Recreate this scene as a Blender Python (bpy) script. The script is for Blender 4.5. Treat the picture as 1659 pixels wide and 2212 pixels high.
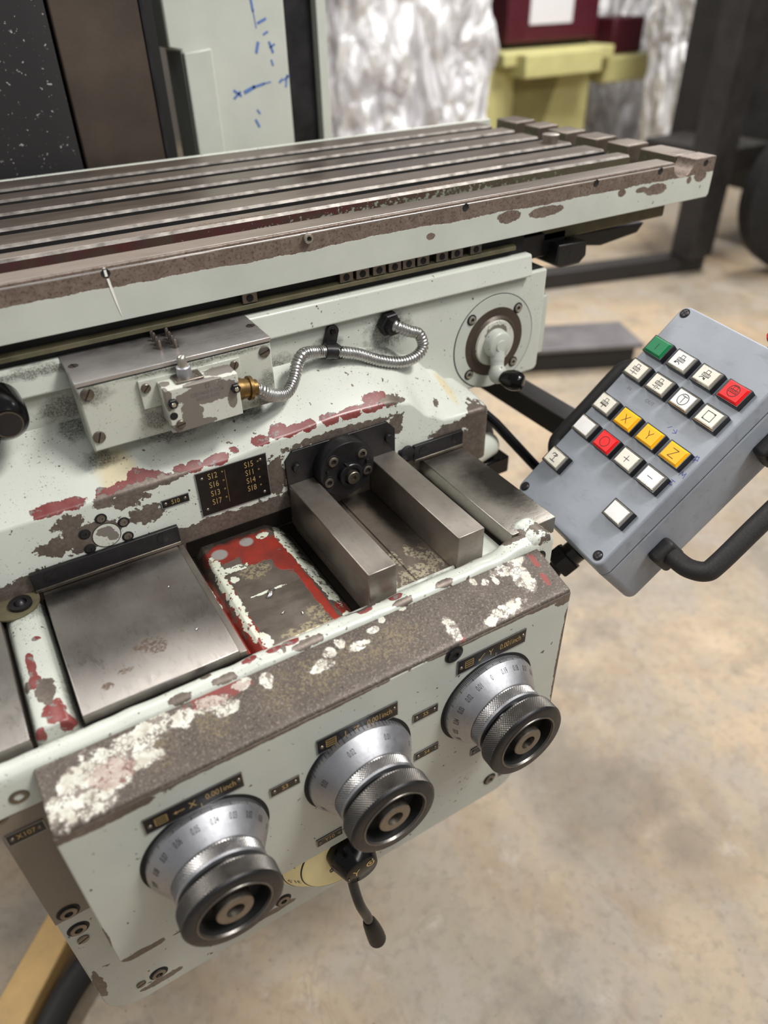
import bpy, bmesh, math, random
from mathutils import Vector, Matrix, noise as mnoise
R = math.radians
random.seed(7)
SC = bpy.context.scene
COL = SC.collection
for o in list(bpy.data.objects): bpy.data.objects.remove(o)

# ------------------------------------------------------------------ camera, world, lamps, exposure
cd = bpy.data.cameras.new('camera'); cam = bpy.data.objects.new('camera', cd); COL.objects.link(cam)
cd.sensor_fit = 'VERTICAL'; cd.sensor_height = 36.0; cd.lens = 36.0 * 1570.0345 / 2212.0
cd.clip_start = 0.02; cd.clip_end = 100
Rw = Matrix(((0.85776072, -0.3192384, 0.40290618), (-0.51372825, -0.50466896, 0.69382457), (-0.0181612, -0.80211975, -0.59688699)))
cx, cy, cz = Rw @ Vector((1, 0, 0)), Rw @ Vector((0, -1, 0)), Rw @ Vector((0, 0, -1))
cam.matrix_world = Matrix(((cx.x, cy.x, cz.x, 0.0), (cx.y, cy.y, cz.y, -0.42), (cx.z, cy.z, cz.z, 1.55), (0, 0, 0, 1)))
cd.dof.use_dof = True; cd.dof.focus_distance = 0.86; cd.dof.aperture_fstop = 2.6
SC.camera = cam
w = bpy.data.worlds.new('world'); SC.world = w; w.use_nodes = True
w.node_tree.nodes['Background'].inputs[0].default_value = (0.93, 0.96, 1.0, 1)
w.node_tree.nodes['Background'].inputs[1].default_value = 0.30
def area(name, loc, target, sx, sy, power, col=(1, 0.985, 0.95)):
    l = bpy.data.lights.new(name, 'AREA'); l.shape = 'RECTANGLE'; l.size = sx; l.size_y = sy; l.energy = power; l.color = col
    o = bpy.data.objects.new(name, l); COL.objects.link(o); o.location = loc
    o.rotation_euler = (Vector(target) - Vector(loc)).to_track_quat('-Z', 'Y').to_euler()
area('unseen_lamp', (1.7, -1.1, 3.9), (0.5, 0.2, 1.0), 1.0, 0.45, 105)
area('unseen_lamp', (-1.6, 1.6, 3.9), (-0.3, 0.6, 0.3), 1.2, 0.5, 70)  # fill lamp added out of view to brighten the floor at left
area('unseen_lamp', (1.9, -2.3, 4.2), (0.9, 0.2, 0.9), 5.0, 0.35, 75)  # long lamp added out of view for edge highlights and front fill
area('unseen_lamp', (0.4, 3.0, 4.2), (0.6, 2.0, 0.5), 1.4, 1.4, 80)  # lamp added out of view to light the background
area('unseen_lamp', (4.4, 2.6, 4.4), (4.2, 3.4, 0.3), 1.6, 1.6, 230)  # lamp added out of view to brighten the background at right
SC.view_settings.view_transform = 'Standard'; SC.view_settings.look = 'None'
SC.view_settings.exposure = 0.0; SC.view_settings.gamma = 1.0
SC.view_settings.use_curve_mapping = False

# ------------------------------------------------------------------ node helper
def C(h):
    h = h.lstrip('#'); v = [int(h[i:i + 2], 16) / 255 for i in (0, 2, 4)]
    return tuple((c / 12.92 if c <= 0.04045 else ((c + 0.055) / 1.055) ** 2.4) for c in v) + (1,)
class G:
    def __init__(s, name):
        s.m = bpy.data.materials.new(name); s.m.use_nodes = True; s.nt = s.m.node_tree
        s.b = s.nt.nodes['Principled BSDF']; s.P = s.n('ShaderNodeNewGeometry').outputs['Position']; s._x = None
    def n(s, t): return s.nt.nodes.new(t)
    def put(s, sock, v):
        if hasattr(v, 'is_linked'): s.nt.links.new(v, sock)
        else: sock.default_value = v
    def ma(s, op, a, b=0.0, cl=False):
        k = s.n('ShaderNodeMath'); k.operation = op; k.use_clamp = cl; s.put(k.inputs[0], a); s.put(k.inputs[1], b); return k.outputs[0]
    def vm(s, op, a, b):
        k = s.n('ShaderNodeVectorMath'); k.operation = op; s.put(k.inputs[0], a); s.put(k.inputs[1], b); return k.outputs[0]
    def ln(s, v):
        k = s.n('ShaderNodeVectorMath'); k.operation = 'LENGTH'; s.put(k.inputs[0], v); return k.outputs['Value']
    def no(s, sc, d=3, r=.55, st=None, off=None, dist=0.0):
        k = s.n('ShaderNodeTexNoise'); k.inputs['Scale'].default_value = sc; k.inputs['Detail'].default_value = d
        k.inputs['Roughness'].default_value = r; k.inputs['Distortion'].default_value = dist
        v = s.P
        if st: v = s.vm('MULTIPLY', v, st)
        if off: v = s.vm('ADD', v, off)
        s.put(k.inputs['Vector'], v); return k.outputs['Fac']
    def vo(s, sc, st=None, feat='F1'):
        k = s.n('ShaderNodeTexVoronoi'); k.feature = feat; k.inputs['Scale'].default_value = sc
        v = s.vm('MULTIPLY', s.P, st) if st else s.P
        s.put(k.inputs['Vector'], v); return k.outputs['Distance']
    def st(s, x, a, b):
        k = s.n('ShaderNodeMapRange'); k.clamp = True; s.put(k.inputs[0], x); k.inputs[1].default_value = a; k.inputs[2].default_value = b; return k.outputs[0]
    def mx(s, f, a, b):
        k = s.n('ShaderNodeMix'); k.data_type = 'RGBA'; s.put(k.inputs[0], f); s.put(k.inputs[6], a); s.put(k.inputs[7], b); return k.outputs[2]
    def mf(s, f, a, b):
        k = s.n('ShaderNodeMix'); s.put(k.inputs[0], f); s.put(k.inputs[2], a); s.put(k.inputs[3], b); return k.outputs[0]
    def xyz(s):
        if not s._x:
            k = s.n('ShaderNodeSeparateXYZ'); s.put(k.inputs[0], s.P); s._x = k.outputs
        return s._x
    def blob(s, L):                       # max over ellipsoids of 1 - |(P - c) / r|
        f = None
        for c, r in L:
            r = (r, r, r) if not isinstance(r, tuple) else r
            v = s.vm('MULTIPLY', s.vm('SUBTRACT', s.P, c), tuple(1 / q for q in r))
            g = s.ma('SUBTRACT', 1.0, s.ln(v)); f = g if f is None else s.ma('MAXIMUM', f, g)
        return f
    def rag(s, f, k=1.6, sc=90, soft=.04, off=None, d=5):   # ragged edge on a field
        n = s.ma('MULTIPLY', s.ma('SUBTRACT', s.no(sc, d, .6, off=off), .5), k)
        return s.st(s.ma('ADD', f, n), -soft, soft)
    def AND(s, a, b): return s.ma('MULTIPLY', a, b)
    def OR(s, a, b): return s.ma('MAXIMUM', a, b)
    def NOT(s, a): return s.ma('SUBTRACT', 1.0, a)
    def fin(s, col, rough=.4, metal=0.0, bump=None, bd=.001, spec=None, coat=None):
        s.put(s.b.inputs['Base Color'], col); s.put(s.b.inputs['Roughness'], rough); s.put(s.b.inputs['Metallic'], metal)
        if spec is not None: s.b.inputs['Specular IOR Level'].default_value = spec
        if coat: s.b.inputs['Coat Weight'].default_value = coat
        if bump is not None:
            k = s.n('ShaderNodeBump'); k.inputs['Distance'].default_value = bd; k.inputs['Strength'].default_value = 1.0
            s.put(k.inputs['Height'], bump); s.nt.links.new(k.outputs[0], s.b.inputs['Normal'])
        return s.m
M = {}
def simple(name, h, rough=.4, metal=0.0, var=.0, sc=60, bump=0, spec=None, coat=None):
    g = G(name); c = C(h)
    if var:
        d = tuple(x * (1 - var) for x in c[:3]) + (1,); u = tuple(min(1, x * (1 + var)) for x in c[:3]) + (1,)
        n = g.no(sc, 5, .65); col = g.mx(g.st(n, .3, .7), d, u)
        M[name] = g.fin(col, g.mf(g.st(n, .3, .7), rough * .8, min(1, rough * 1.25)), metal, n if bump else None, bump or .001, spec, coat)
    else: M[name] = g.fin(c, rough, metal, spec=spec, coat=coat)
PAINT, RED, BARE, GRIME, CREAM = C('#c0c3b9'), C('#74302d'), C('#62584f'), C('#2c2519'), C('#b9a777')
def mv(L): return [((c[0] * .9664, c[1] * .9664 - .0141, c[2] * .9664 + .0521), r) for c, r in L]
def paint(name, red=None, bare=None, grime=None, chips=.0, speck=.0, barez=None, stain=None, base=PAINT, flakes=None, bcol=None, rsc=70, rough=.30, k_red=1.2, k_bare=1.3):
    g = G(name)
    n1 = g.no(14, 4, .6); n2 = g.no(180, 3, .6)
    col = g.mx(g.st(n1, .3, .75), base, tuple(x * .90 for x in base[:3]) + (1,))
    if stain: col = g.mx(g.ma('MULTIPLY', g.rag(g.blob(stain), 1.1, 60, .25), .55), col, C('#c9b27a'))
    mb = None
    if speck:
        sp = g.st(g.no(420, 2, .5), .70 - speck * .05, .74 - speck * .05); sp = g.AND(sp, g.st(g.no(25, 3, .6), .42, .6))
        col = g.mx(g.ma('MULTIPLY', sp, .75), col, GRIME)
    if grime:
        gr = g.rag(g.blob(grime), 1.9, 90, .35); gf = g.st(g.no(520, 4, .75), .62, .40); gr = g.ma('MULTIPLY', gr, g.ma('ADD', .30, g.ma('MULTIPLY', gf, .5))); col = g.mx(gr, col, GRIME)
    if red:
        mr = g.rag(g.blob(red), k_red, rsc, .02, d=4)
        rc = g.mx(g.st(g.no(60, 3, .6), .35, .65), RED, C('#7f4441')); rc = g.mx(g.st(g.no(110, 3, .6), .58, .62), rc, C('#79716d'))
        col = g.mx(mr, col, rc)
    fb = None
    if bare: fb = g.rag(g.blob(bare), k_bare, rsc * 1.25, .02, off=(3, 1, 7))
    if barez is not None:
        z0, amp, up, msk = barez
        h = g.ma('MULTIPLY', g.ma('SUBTRACT', z0, g.xyz()[2]), (1.0 / amp) * (1 if not up else -1))
        q = g.rag(h, 2.2, 55, .03, off=(5, 2, 1)); fb = q if fb is None else g.OR(fb, q)
    if chips:
        ch = g.st(g.no(130, 2, .5, off=(9, 4, 2)), .735 - chips, .742 - chips)
        ch = g.AND(ch, g.st(g.no(18, 2, .5, off=(1, 6, 3)), .44, .50)); fb = ch if fb is None else g.OR(fb, ch)
    rg = rough
    if fb is not None:
        bc = g.mx(g.st(g.no(260, 3, .6), .35, .65), BARE, C('#7b7068')); bc = g.mx(g.st(n1, .4, .7), bc, C('#5a4f47')); bc = C(bcol) if bcol else bc
        col = g.mx(fb, col, bc); rg = g.mf(fb, rough, .48); mb = g.ma('MULTIPLY', fb, .45)
    bm = g.NOT(fb) if fb is not None else n1
    if red and fb is not None: bm = g.AND(g.NOT(fb), g.NOT(g.ma('MULTIPLY', mr, .5)))
    M[name] = g.fin(col, rg, mb if mb is not None else 0.0, bm, .0005 if fb is not None else .0003)

# ---- machine paints
paint('paint_panel', chips=.045, base=C('#b2b5ac'), bare=[((-.080, 0, .80), (.003, .02, .02)), ((-.06, 0, .742), (.025, .02, .006)), ((.0, 0, .74), (.02, .02, .003)), ((.48, 0, .97), (.012, .02, .01)), ((.455, 0, .975), (.03, .02, .004)), ((.40, 0, .9765), (.05, .02, .003)), ((.1, 0, .977), (.16, .02, .004)), ((-.04, 0, .972), (.05, .02, .006)), ((.488, 0, .87), (.004, .02, .09)), ((.35, 0, .977), (.06, .02, .003))])
paint('paint_flange', chips=.03, base=C('#aaaca3'), bare=[((-.122, .065, .78), (.02, .02, .02)), ((-.12, .065, .60), (.006, .02, .03)), ((-.06, .065, .53), (.03, .02, .006)), ((.1, .065, .535), (.03, .02, .006)), ((-.12, .065, .85), (.004, .02, .03))])
paint('paint_plain', chips=.015, base=C('#b7bab1'))
paint('paint_cabinet', base=C('#bfc2b8'), rough=.4)
paint('paint_wall', chips=.03, speck=.5, grime=[((.052, .36, 1.172), (.022, .03, .016)), ((.04, .36, 1.222), (.05, .02, .006)), ((.28, .37, 1.16), (.05, .03, .012)), ((.38, .37, 1.166), (.02, .03, .012)), ((.470, .37, 1.165), (.03, .02, .025))])
X = [(.005, .028), (.03, .018), (.062, .012), (.085, .03), (.115, .03), (.15, .012), (.165, .016), (.192, .022), (.215, .014), (.248, .022), (.285, .034), (.31, .018), (.34, .022), (.37, .03), (.40, .032), (.425, .022), (.56, .012), (.578, .008)]
redb = [((x, .2935, 1.101 if x < .2 else (1.109 if x < .45 else 1.055)), (r * (.72 if x < .2 else .55), .0075, .0085)) for x, r in X]
redb += [((.408, .300, 1.117), (.018, .009, .01)), ((.272, .298, 1.110), (.014, .010, .010)), ((.105, .299, 1.106), (.016, .010, .01))]
bareb = [((.035, .29, 1.055), (.035, .02, .018)), ((.085, .29, 1.086), (.022, .02, .010)), ((.10, .29, 1.06), (.02, .02, .012)), ((.02, .29, 1.08), (.016, .02, .01)), ((.0, .29, 1.055), (.02, .02, .012)), ((.06, .29, 1.092), (.012, .02, .008)),
         ((.11, .29, 1.096), (.04, .02, .006)), ((.26, .29, 1.055), (.014, .02, .03)), ((.35, .29, 1.0875), (.085, .02, .006)), ((.433, .29, 1.075), (.012, .02, .016)), ((.57, .29, 1.03), (.022, .03, .04)), ((.52, .29, 1.038), (.03, .02, .012)), ((.545, .29, 1.042), (.012, .02, .010)), ((.59, .29, 1.0), (.012, .02, .025)), ((.43, .296, 1.107), (.02, .008, .008)), ((.51, .31, 1.075), (.006, .012, .004)), ((.49, .32, 1.11), (.008, .006, .008))]
paint('paint_nose', red=redb, bare=bareb, rsc=105, k_red=1.5, k_bare=2.0, chips=.04, speck=1.0, barez=(1.027, .016, False, None), base=C('#c9ccc2'),
      stain=[((.085, .31, 1.112), (.020, .03, .03)), ((.545, .335, 1.085), (.008, .03, .03))],
      grime=[((.072, .328, 1.124), (.016, .02, .008)), ((.16, .33, 1.13), (.03, .03, .006)), ((.24, .335, 1.132), (.03, .03, .008)), ((.058, .362, 1.152), (.014, .02, .012)), ((.44, .365, 1.14), (.06, .012, .012)), ((.38, .368, 1.16), (.04, .01, .008))])
paint('paint_rim', red=[((x, .078, 1.003), (.009, .006, .006)) for x in (.13, .155, .175, .262, .30)], bare=[((x, .068, 1.0), (r, .005, .006)) for x, r in ((.055, .012), (.1, .012), (.19, .02), (.305, .012), (.36, .012))] + [((.085, .082, 1.003), (.006, .006, .006)), ((.263, .083, 1.0), (.02, .006, .006))] + [((.5, .08, 1.005), (.014, .02, .01)), ((.47, .085, 1.006), (.02, .01, .006))], chips=.05, speck=1.2, rsc=110,
      grime=[((.05, .088, 1.0), (.09, .005, .006)), ((-.03, .09, 1.0), (.02, .008, .01)), ((.36, .09, 1.0), (.05, .005, .006)), ((.49, .1, .99), (.02, .02, .02))])
paint('paint_ridge', red=[((-.049, .108, 1.008), (.010, .016, .012)), ((-.040, .094, 1.004), (.010, .008, .012)), ((-.06, .155, 1.008), (.007, .008, .01)), ((-.058, .18, 1.008), (.004, .02, .01)), ((-.048, .215, 1.008), (.005, .004, .01)), ((-.066, .095, 1.003), (.005, .005, .01))], bare=[((-.052, .138, 1.008), (.009, .018, .012)), ((-.067, .155, 1.008), (.004, .007, .01))], chips=.03, speck=1.3, rsc=90, k_red=1.5,
      grime=[((-.03, .1, .995), (.008, .06, .014)), ((-.0288, .2, .996), (.003, .09, .01)), ((-.05, .275, 1.0), (.04, .02, .02)), ((-.073, .12, .995), (.006, .1, .012))])
paint('paint_box', chips=.0, speck=1.2, grime=mv([((.08, .33, 1.20), (.02, .03, .01)), ((.28, .33, 1.165), (.012, .03, .012)), ((.28, .33, 1.14), (.03, .03, .010)), ((.2, .325, 1.208), (.09, .01, .003)), ((.142, .325, 1.155), (.014, .01, .012))]), base=C('#bdbfb3'))
paint('paint_switch', bare=mv([((.195, .2925, 1.185), (.034, .006, .012)), ((.175, .2925, 1.165), (.011, .006, .022)), ((.168, .2925, 1.152), (.03, .006, .007)), ((.218, .31, 1.2), (.018, .012, .006)), ((.15, .2925, 1.19), (.006, .01, .014)), ((.192, .2925, 1.2), (.02, .008, .006)), ((.222, .2925, 1.172), (.005, .006, .012)), ((.155, .31, 1.2), (.006, .006, .006))]) + [((.6495, .362, 1.125), (.02, .02, .012)), ((.64, .362, 1.12), (.01, .02, .012)), ((.053, .29, 1.055), (.01, .01, .006)), ((.06, .29, 1.047), (.006, .01, .006))], chips=.03, speck=1.3, rsc=120, k_bare=.9, bcol='#827b74', base=C('#c4c4b9'))
paint('paint_table', chips=.03, barez=(1.2935, .010, True, None), base=C('#c2cac0'), bare=[((.93, .36, 1.284), (.02, .02, .008)), ((.88, .36, 1.289), (.014, .02, .006)), ((.72, .36, 1.284), (.03, .02, .006)), ((.65, .36, 1.288), (.02, .02, .006)), ((1.03, .36, 1.29), (.02, .02, .01)), ((.97, .36, 1.292), (.006, .02, .006)), ((1.045, .36, 1.27), (.006, .02, .02))], k_bare=.9)

# ---- metals
def steel(name, a, b, rough=.32, metal=.9, sc=9, st=(1, 1, 1), scr=(1, 1, 1), dark=None, rust=None, bump=.00012):
    g = G(name); n = g.no(sc, 5, .6, st=st); f = g.no(220, 4, .65, st=scr)
    col = g.mx(g.st(n, .3, .7), C(a), C(b)); col = g.mx(g.ma('MULTIPLY', g.st(f, .55, .75), .35), col, tuple(x * .55 for x in C(a)[:3]) + (1,))
    r = g.ma('ADD', g.mf(g.st(n, .3, .7), rough * .8, rough * 1.3), g.ma('MULTIPLY', g.ma('SUBTRACT', f, .5), .25))
    if dark: col = g.mx(g.ma('MULTIPLY', g.rag(g.blob(dark), 1.0, 40, .5), .85), col, C('#1d1916'))
    if rust:
        q = g.AND(g.rag(g.blob(rust), 2.4, 90, .2), g.st(g.no(260, 3, .7), .40, .54)); col = g.mx(g.ma('MULTIPLY', q, .75), col, C('#5c4330')); r = g.mf(q, r, .6)
    M[name] = g.fin(col, r, metal, f, bump)
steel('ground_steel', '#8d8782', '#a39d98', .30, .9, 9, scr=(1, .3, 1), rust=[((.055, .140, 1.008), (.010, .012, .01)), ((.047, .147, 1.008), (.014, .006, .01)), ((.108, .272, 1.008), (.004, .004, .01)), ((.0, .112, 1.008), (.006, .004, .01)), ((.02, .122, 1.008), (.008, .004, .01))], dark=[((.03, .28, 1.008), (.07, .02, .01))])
simple('seam_black', '#17130f', .8, 0, .3, 60, spec=.08)
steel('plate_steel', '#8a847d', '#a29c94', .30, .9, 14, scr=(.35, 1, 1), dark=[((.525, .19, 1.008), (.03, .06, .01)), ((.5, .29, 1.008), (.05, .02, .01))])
steel('bar_steel', '#807870', '#989088', .36, .82, 16, scr=(1, .3, 1))
steel('table_steel', '#6d6259', '#877b71', .38, .8, 7, st=(.25, 1, 1), scr=(.12, 1, 1), rust=[((.6, .45, 1.316), (.05, .012, .01)), ((.3, .44, 1.316), (.1, .01, .01))])
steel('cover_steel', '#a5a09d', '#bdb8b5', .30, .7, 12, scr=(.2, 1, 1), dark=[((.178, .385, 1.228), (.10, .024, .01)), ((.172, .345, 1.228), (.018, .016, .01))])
steel('edge_steel', '#8a837c', '#a8a19b', .34, .85, 60, scr=(.3, 1, 1))
steel('dark_steel', '#2b2a2b', '#3a383a', .38, .7, 20)
steel('knurled_dark', '#5c5854', '#6e6a66', .34, .9, 30)
steel('knurled_light', '#9c9997', '#b2afad', .28, .95, 30)
steel('satin_aluminium', '#a3a3a7', '#b1b1b5', .42, .9, 20, scr=(1, 1, 1))
steel('conduit_steel', '#a5a3a0', '#bdbbb8', .30, .95, 40)
steel('worn_bolt', '#6f675d', '#867d72', .36, .9, 50)
steel('brown_plate', '#433a33', '#55493f', .45, .35, 6)
simple('flange_shade', '#75695c', .42, 0, .12, 10)
steel('brass', '#7d6236', '#5d4a2e', .4, .8, 80)
simple('black_gap', '#0b0a09', .7); simple('black_plastic', '#151415', .32, 0, .2, 80); simple('black_rubber', '#201e1e', .6, 0, .25, 400, .0004)
simple('gloss_black', '#0b0a0b', .16, 0, spec=.28); simple('knob_black', '#0d0c0d', .38, 0, spec=.12); simple('plate_black', '#16120f', .35, .2, .35, 120); simple('gold_ink', '#b79a64', .45, .3)
simple('black_ink', '#141210', .6); simple('white_paint', '#e2e0d8', .5); simple('yellow_paint', '#e9d9a0', .42, 0, .06, 20)
simple('blue_ink', '#5673b0', .7); simple('faint_ink', '#5c609a', .7)
simple('btn_white', '#dedbd8', .22, 0, .03, 60, coat=.5); simple('btn_green', '#087043', .4, 0, spec=.25); simple('btn_red', '#e0151a', .4, 0, spec=.25); simple('btn_yellow', '#f2ae06', .4, 0, spec=.25)
simple('btn_ivory', '#d9d3c4', .25, 0, .04, 60, coat=.5); simple('bezel_metal', '#b7b1a4', .25, .8); simple('frame_black', '#33302f', .5, .3, .25, 8)
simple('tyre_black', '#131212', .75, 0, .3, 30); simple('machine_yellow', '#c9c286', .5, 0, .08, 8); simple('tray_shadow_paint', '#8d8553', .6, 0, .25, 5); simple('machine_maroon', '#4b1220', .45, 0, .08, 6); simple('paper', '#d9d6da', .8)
simple('wood', '#d3ad72', .6, 0, .2, 9); simple('dark_machine', '#2a2725', .6, .2, .4, 5); simple('olive_grime', '#5b553f', .6, .1, .35, 30); simple('silver_cover', '#8f949a', .35, .8, .1, 10)
simple('wall_paint', '#6f6a63', .8, 0, .15, 2); simple('swarf', '#d5d3d0', .25, .9); simple('cart_grey', '#6e6a6b', .5, .2, .2, 6)

g = G('pendant_grey'); n = g.no(14, 4, .6); n2 = g.no(60, 4, .65, st=(1, .35, 1))
col = g.mx(g.st(n, .3, .7), C('#81868e'), C('#8e939b')); gm = g.ma('MULTIPLY', g.st(n2, .55, .75), .45)
gm = g.OR(gm, g.ma('MULTIPLY', g.rag(g.blob([((.62, .08, 1.06), (.03, .05, .03)), ((.66, .1, 1.08), (.04, .02, .03)), ((.60, .16, 1.03), (.02, .03, .03)), ((.70, .05, 1.12), (.02, .03, .02)), ((.76, .17, 1.18), (.02, .012, .03))]), 1.8, 45, .5), .5))
M['pendant_grey'] = g.fin(g.mx(gm, col, C('#5f6064')), .42, 0.0, n2, .0002)
g = G('worn_housing_top'); n = g.no(30, 5, .65); f = g.no(420, 2, .6)
col = g.mx(g.st(n, .3, .7), C('#4a413a'), C('#5a5048')); col = g.mx(g.ma('MULTIPLY', g.st(f, .52, .7), .8), col, C('#7c7269')); col = g.mx(g.st(g.no(380, 2, .5, off=(2, 2, 2)), .6, .7), col, C('#3a322c'))
yl = g.rag(g.blob([((x, .035, .99), (r, .016, .03)) for x, r in ((.075, .014), (.14, .016), (.185, .02), (.225, .014), (.27, .03), (.02, .012))]), 2.6, 150, .35); col = g.mx(g.ma('MULTIPLY', g.AND(yl, g.st(g.no(300, 3, .7), .46, .6)), .6), col, C('#7f7152'))
fb = g.blob([((-.058, .02, .985), (.018, .014, .05)), ((-.05, .035, .985), (.014, .012, .05)), ((-.03, .038, .985), (.018, .014, .05)), ((-.02, .025, .985), (.016, .008, .05)), ((-.045, .012, .985), (.02, .008, .05)), ((.0, .045, .99), (.02, .010, .05)), ((.005, .030, .99), (.016, .007, .05)), ((.025, .054, .99), (.016, .008, .05)), ((.05, .050, .99), (.01, .008, .05)), ((.078, .052, .992), (.014, .008, .05)), ((.09, .041, .992), (.012, .006, .05)), ((.113, .056, .99), (.008, .006, .05)),
  ((.135, .050, .99), (.005, .008, .05)), ((.190, .040, .99), (.012, .005, .05)), ((.205, .049, .99), (.006, .005, .05)), ((.218, .053, .99), (.005, .005, .05)), ((.236, .043, .99), (.012, .004, .05)), ((.258, .052, .99), (.006, .003, .05)), ((.272, .058, .99), (.005, .004, .05)), ((.30, .061, .99), (.004, .003, .05)), ((.335, .018, .98), (.006, .012, .05)), ((.405, .012, .98), (.020, .007, .05)), ((.382, .008, .98), (.008, .005, .05)), ((.447, .036, .985), (.010, .018, .05)), ((.430, .055, .99), (.012, .007, .05)), ((.452, .058, .99), (.010, .006, .05)), ((.402, .050, .99), (.004, .004, .05)), ((.415, .046, .99), (.003, .004, .05)), ((.39, .056, .99), (.004, .004, .05))])
fb = g.ma('ADD', fb, .13); mk_ = g.rag(fb, 2.4, 95, .03, d=5); rim = g.rag(g.ma('ADD', fb, .10), 2.4, 95, .03, d=5); crk = g.AND(g.st(g.vo(230, feat='DISTANCE_TO_EDGE'), .12, .05), g.st(g.no(80, 3, .6), .47, .55))
wc = g.mx(g.st(g.no(90, 3, .6), .35, .65), C('#aba698'), C('#cfcec4')); wc = g.mx(g.st(g.no(130, 3, .6, off=(4, 4, 4)), .57, .60), wc, C('#7d726a')); wc = g.mx(g.ma('MULTIPLY', crk, .8), wc, C('#6d6058'))
rd = g.rag(g.blob([((.474, .05, .985), (.004, .010, .03)), ((.470, .025, .985), (.004, .008, .03)), ((.452, .064, .99), (.008, .003, .03)), ((-.02, .03, .99), (.02, .012, .03)), ((.09, .057, .99), (.03, .01, .03)), ((.338, .004, .978), (.004, .003, .03))]), 1.8, 150, .05, off=(7, 1, 0))
col = g.mx(rim, col, C('#857a72')); col = g.mx(mk_, col, wc); col = g.mx(g.AND(rd, g.NOT(g.ma('MULTIPLY', mk_, .6))), col, C('#7c3f3b'))
M['worn_housing_top'] = g.fin(col, g.mf(mk_, .5, .4), g.mf(mk_, .35, 0.0), g.ma('ADD', g.ma('MULTIPLY', mk_, 1.0), g.ma('MULTIPLY', f, .25)), .0009)

g = G('worn_red_pad'); n = g.no(40, 5, .65)
col = g.mx(g.st(n, .3, .7), C('#5e554d'), C('#756b62')); col = g.mx(g.ma('MULTIPLY', g.st(g.no(60, 4, .6, st=(.3, 1, 1)), .5, .7), .5), col, C('#433b35'))
yl = g.rag(g.blob([((.205, .098, .99), (.03, .006, .02)), ((.222, .112, .99), (.012, .012, .02)), ((.19, .212, .99), (.02, .012, .02))]), 2.4, 150, .2); col = g.mx(g.ma('MULTIPLY', g.AND(yl, g.st(g.no(240, 3, .7), .47, .52)), .8), col, C('#a79b7c'))
rd = g.rag(g.blob([((.19, .262, .99), (.05, .02, .03)), ((.21, .245, .99), (.03, .022, .03)), ((.226, .215, .99), (.010, .024, .03)), ((.236, .16, .985), (.006, .09, .03)), ((.150, .13, .99), (.007, .05, .03)), ((.148, .1, .985), (.012, .03, .03)), ((.152, .2, .99), (.006, .03, .03)), ((.262, .112, .98), (.016, .016, .03)), ((.14, .16, .98), (.004, .09, .02))]), 1.3, 85, .06)
col = g.mx(rd, col, g.mx(g.st(n, .35, .65), C('#8e2c20'), C('#6f2a22')))
wt = g.AND(g.st(g.no(170, 3, .6, off=(5, 5, 1)), .62, .58), 1.0); wt = g.AND(wt, g.rag(g.blob([((.155, .24, .99), (.006, .022, .03)), ((.168, .228, .99), (.018, .006, .03)), ((.165, .21, .99), (.006, .006, .03)), ((.152, .19, .99), (.006, .05, .03)), ((.151, .135, .985), (.005, .03, .03)), ((.248, .25, .985), (.009, .04, .03)), ((.25, .2, .983), (.008, .04, .03)), ((.254, .15, .98), (.008, .03, .03)), ((.257, .1, .98), (.010, .008, .03)), ((.225, .27, .99), (.008, .006, .03)), ((.19, .172, .99), (.022, .002, .03)), ((.158, .102, .985), (.006, .014, .03)), ((.135, .2, .98), (.004, .07, .02))]), 2.0, 110, .03, off=(2, 8, 3)))
col = g.mx(wt, col, g.mx(g.st(n, .35, .65), C('#c4c5b2'), C('#d2d6c8')))
ds = g.blob([((.166, .262, .99), (.011, .011, .02)), ((.203, .268, .99), (.0095, .0095, .02))]); col = g.mx(g.st(ds, .0, .25), col, C('#8d8884'))
ox = g.rag(g.blob([((.137, .27, .98), (.014, .04, .03)), ((.263, .26, .975), (.012, .05, .02)), ((.266, .17, .975), (.008, .09, .02)), ((.258, .22, .98), (.01, .02, .03)), ((.2, .287, .98), (.08, .012, .03))]), 1.5, 70, .3, off=(1, 1, 5)); col = g.mx(g.ma('MULTIPLY', ox, .85), col, C('#241f1a'))
M['worn_red_pad'] = g.fin(col, g.mf(wt, .42, .4), g.mf(g.OR(rd, wt), .45, 0.0), g.ma('ADD', wt, g.ma('MULTIPLY', rd, .5)), .0006)

g = G('oily_recess'); n = g.no(30, 5, .65)
col = g.mx(g.st(n, .3, .7), C('#5d534a'), C('#776c61'))
yl = g.rag(g.blob([((.350, .115, .985), (.024, .012, .03)), ((.322, .102, .985), (.014, .010, .03)), ((.38, .125, .985), (.010, .022, .03)), ((.366, .15, .985), (.006, .012, .03)), ((.345, .15, .985), (.004, .014, .03)), ((.332, .255, .985), (.006, .006, .03))]), 2.6, 130, .12); col = g.mx(g.ma('MULTIPLY', g.AND(yl, g.st(g.no(230, 3, .7), .46, .50)), .85), col, C('#b0a78f'))
ox = g.rag(g.blob([((.383, .24, .98), (.014, .09, .03)), ((.35, .285, .98), (.05, .02, .03)), ((.314, .2, .98), (.006, .09, .03))]), 1.4, 60, .35); col = g.mx(g.ma('MULTIPLY', ox, .8), col, C('#1d1915'))
M['oily_recess'] = g.fin(col, .42, .35, n, .0004)

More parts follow.
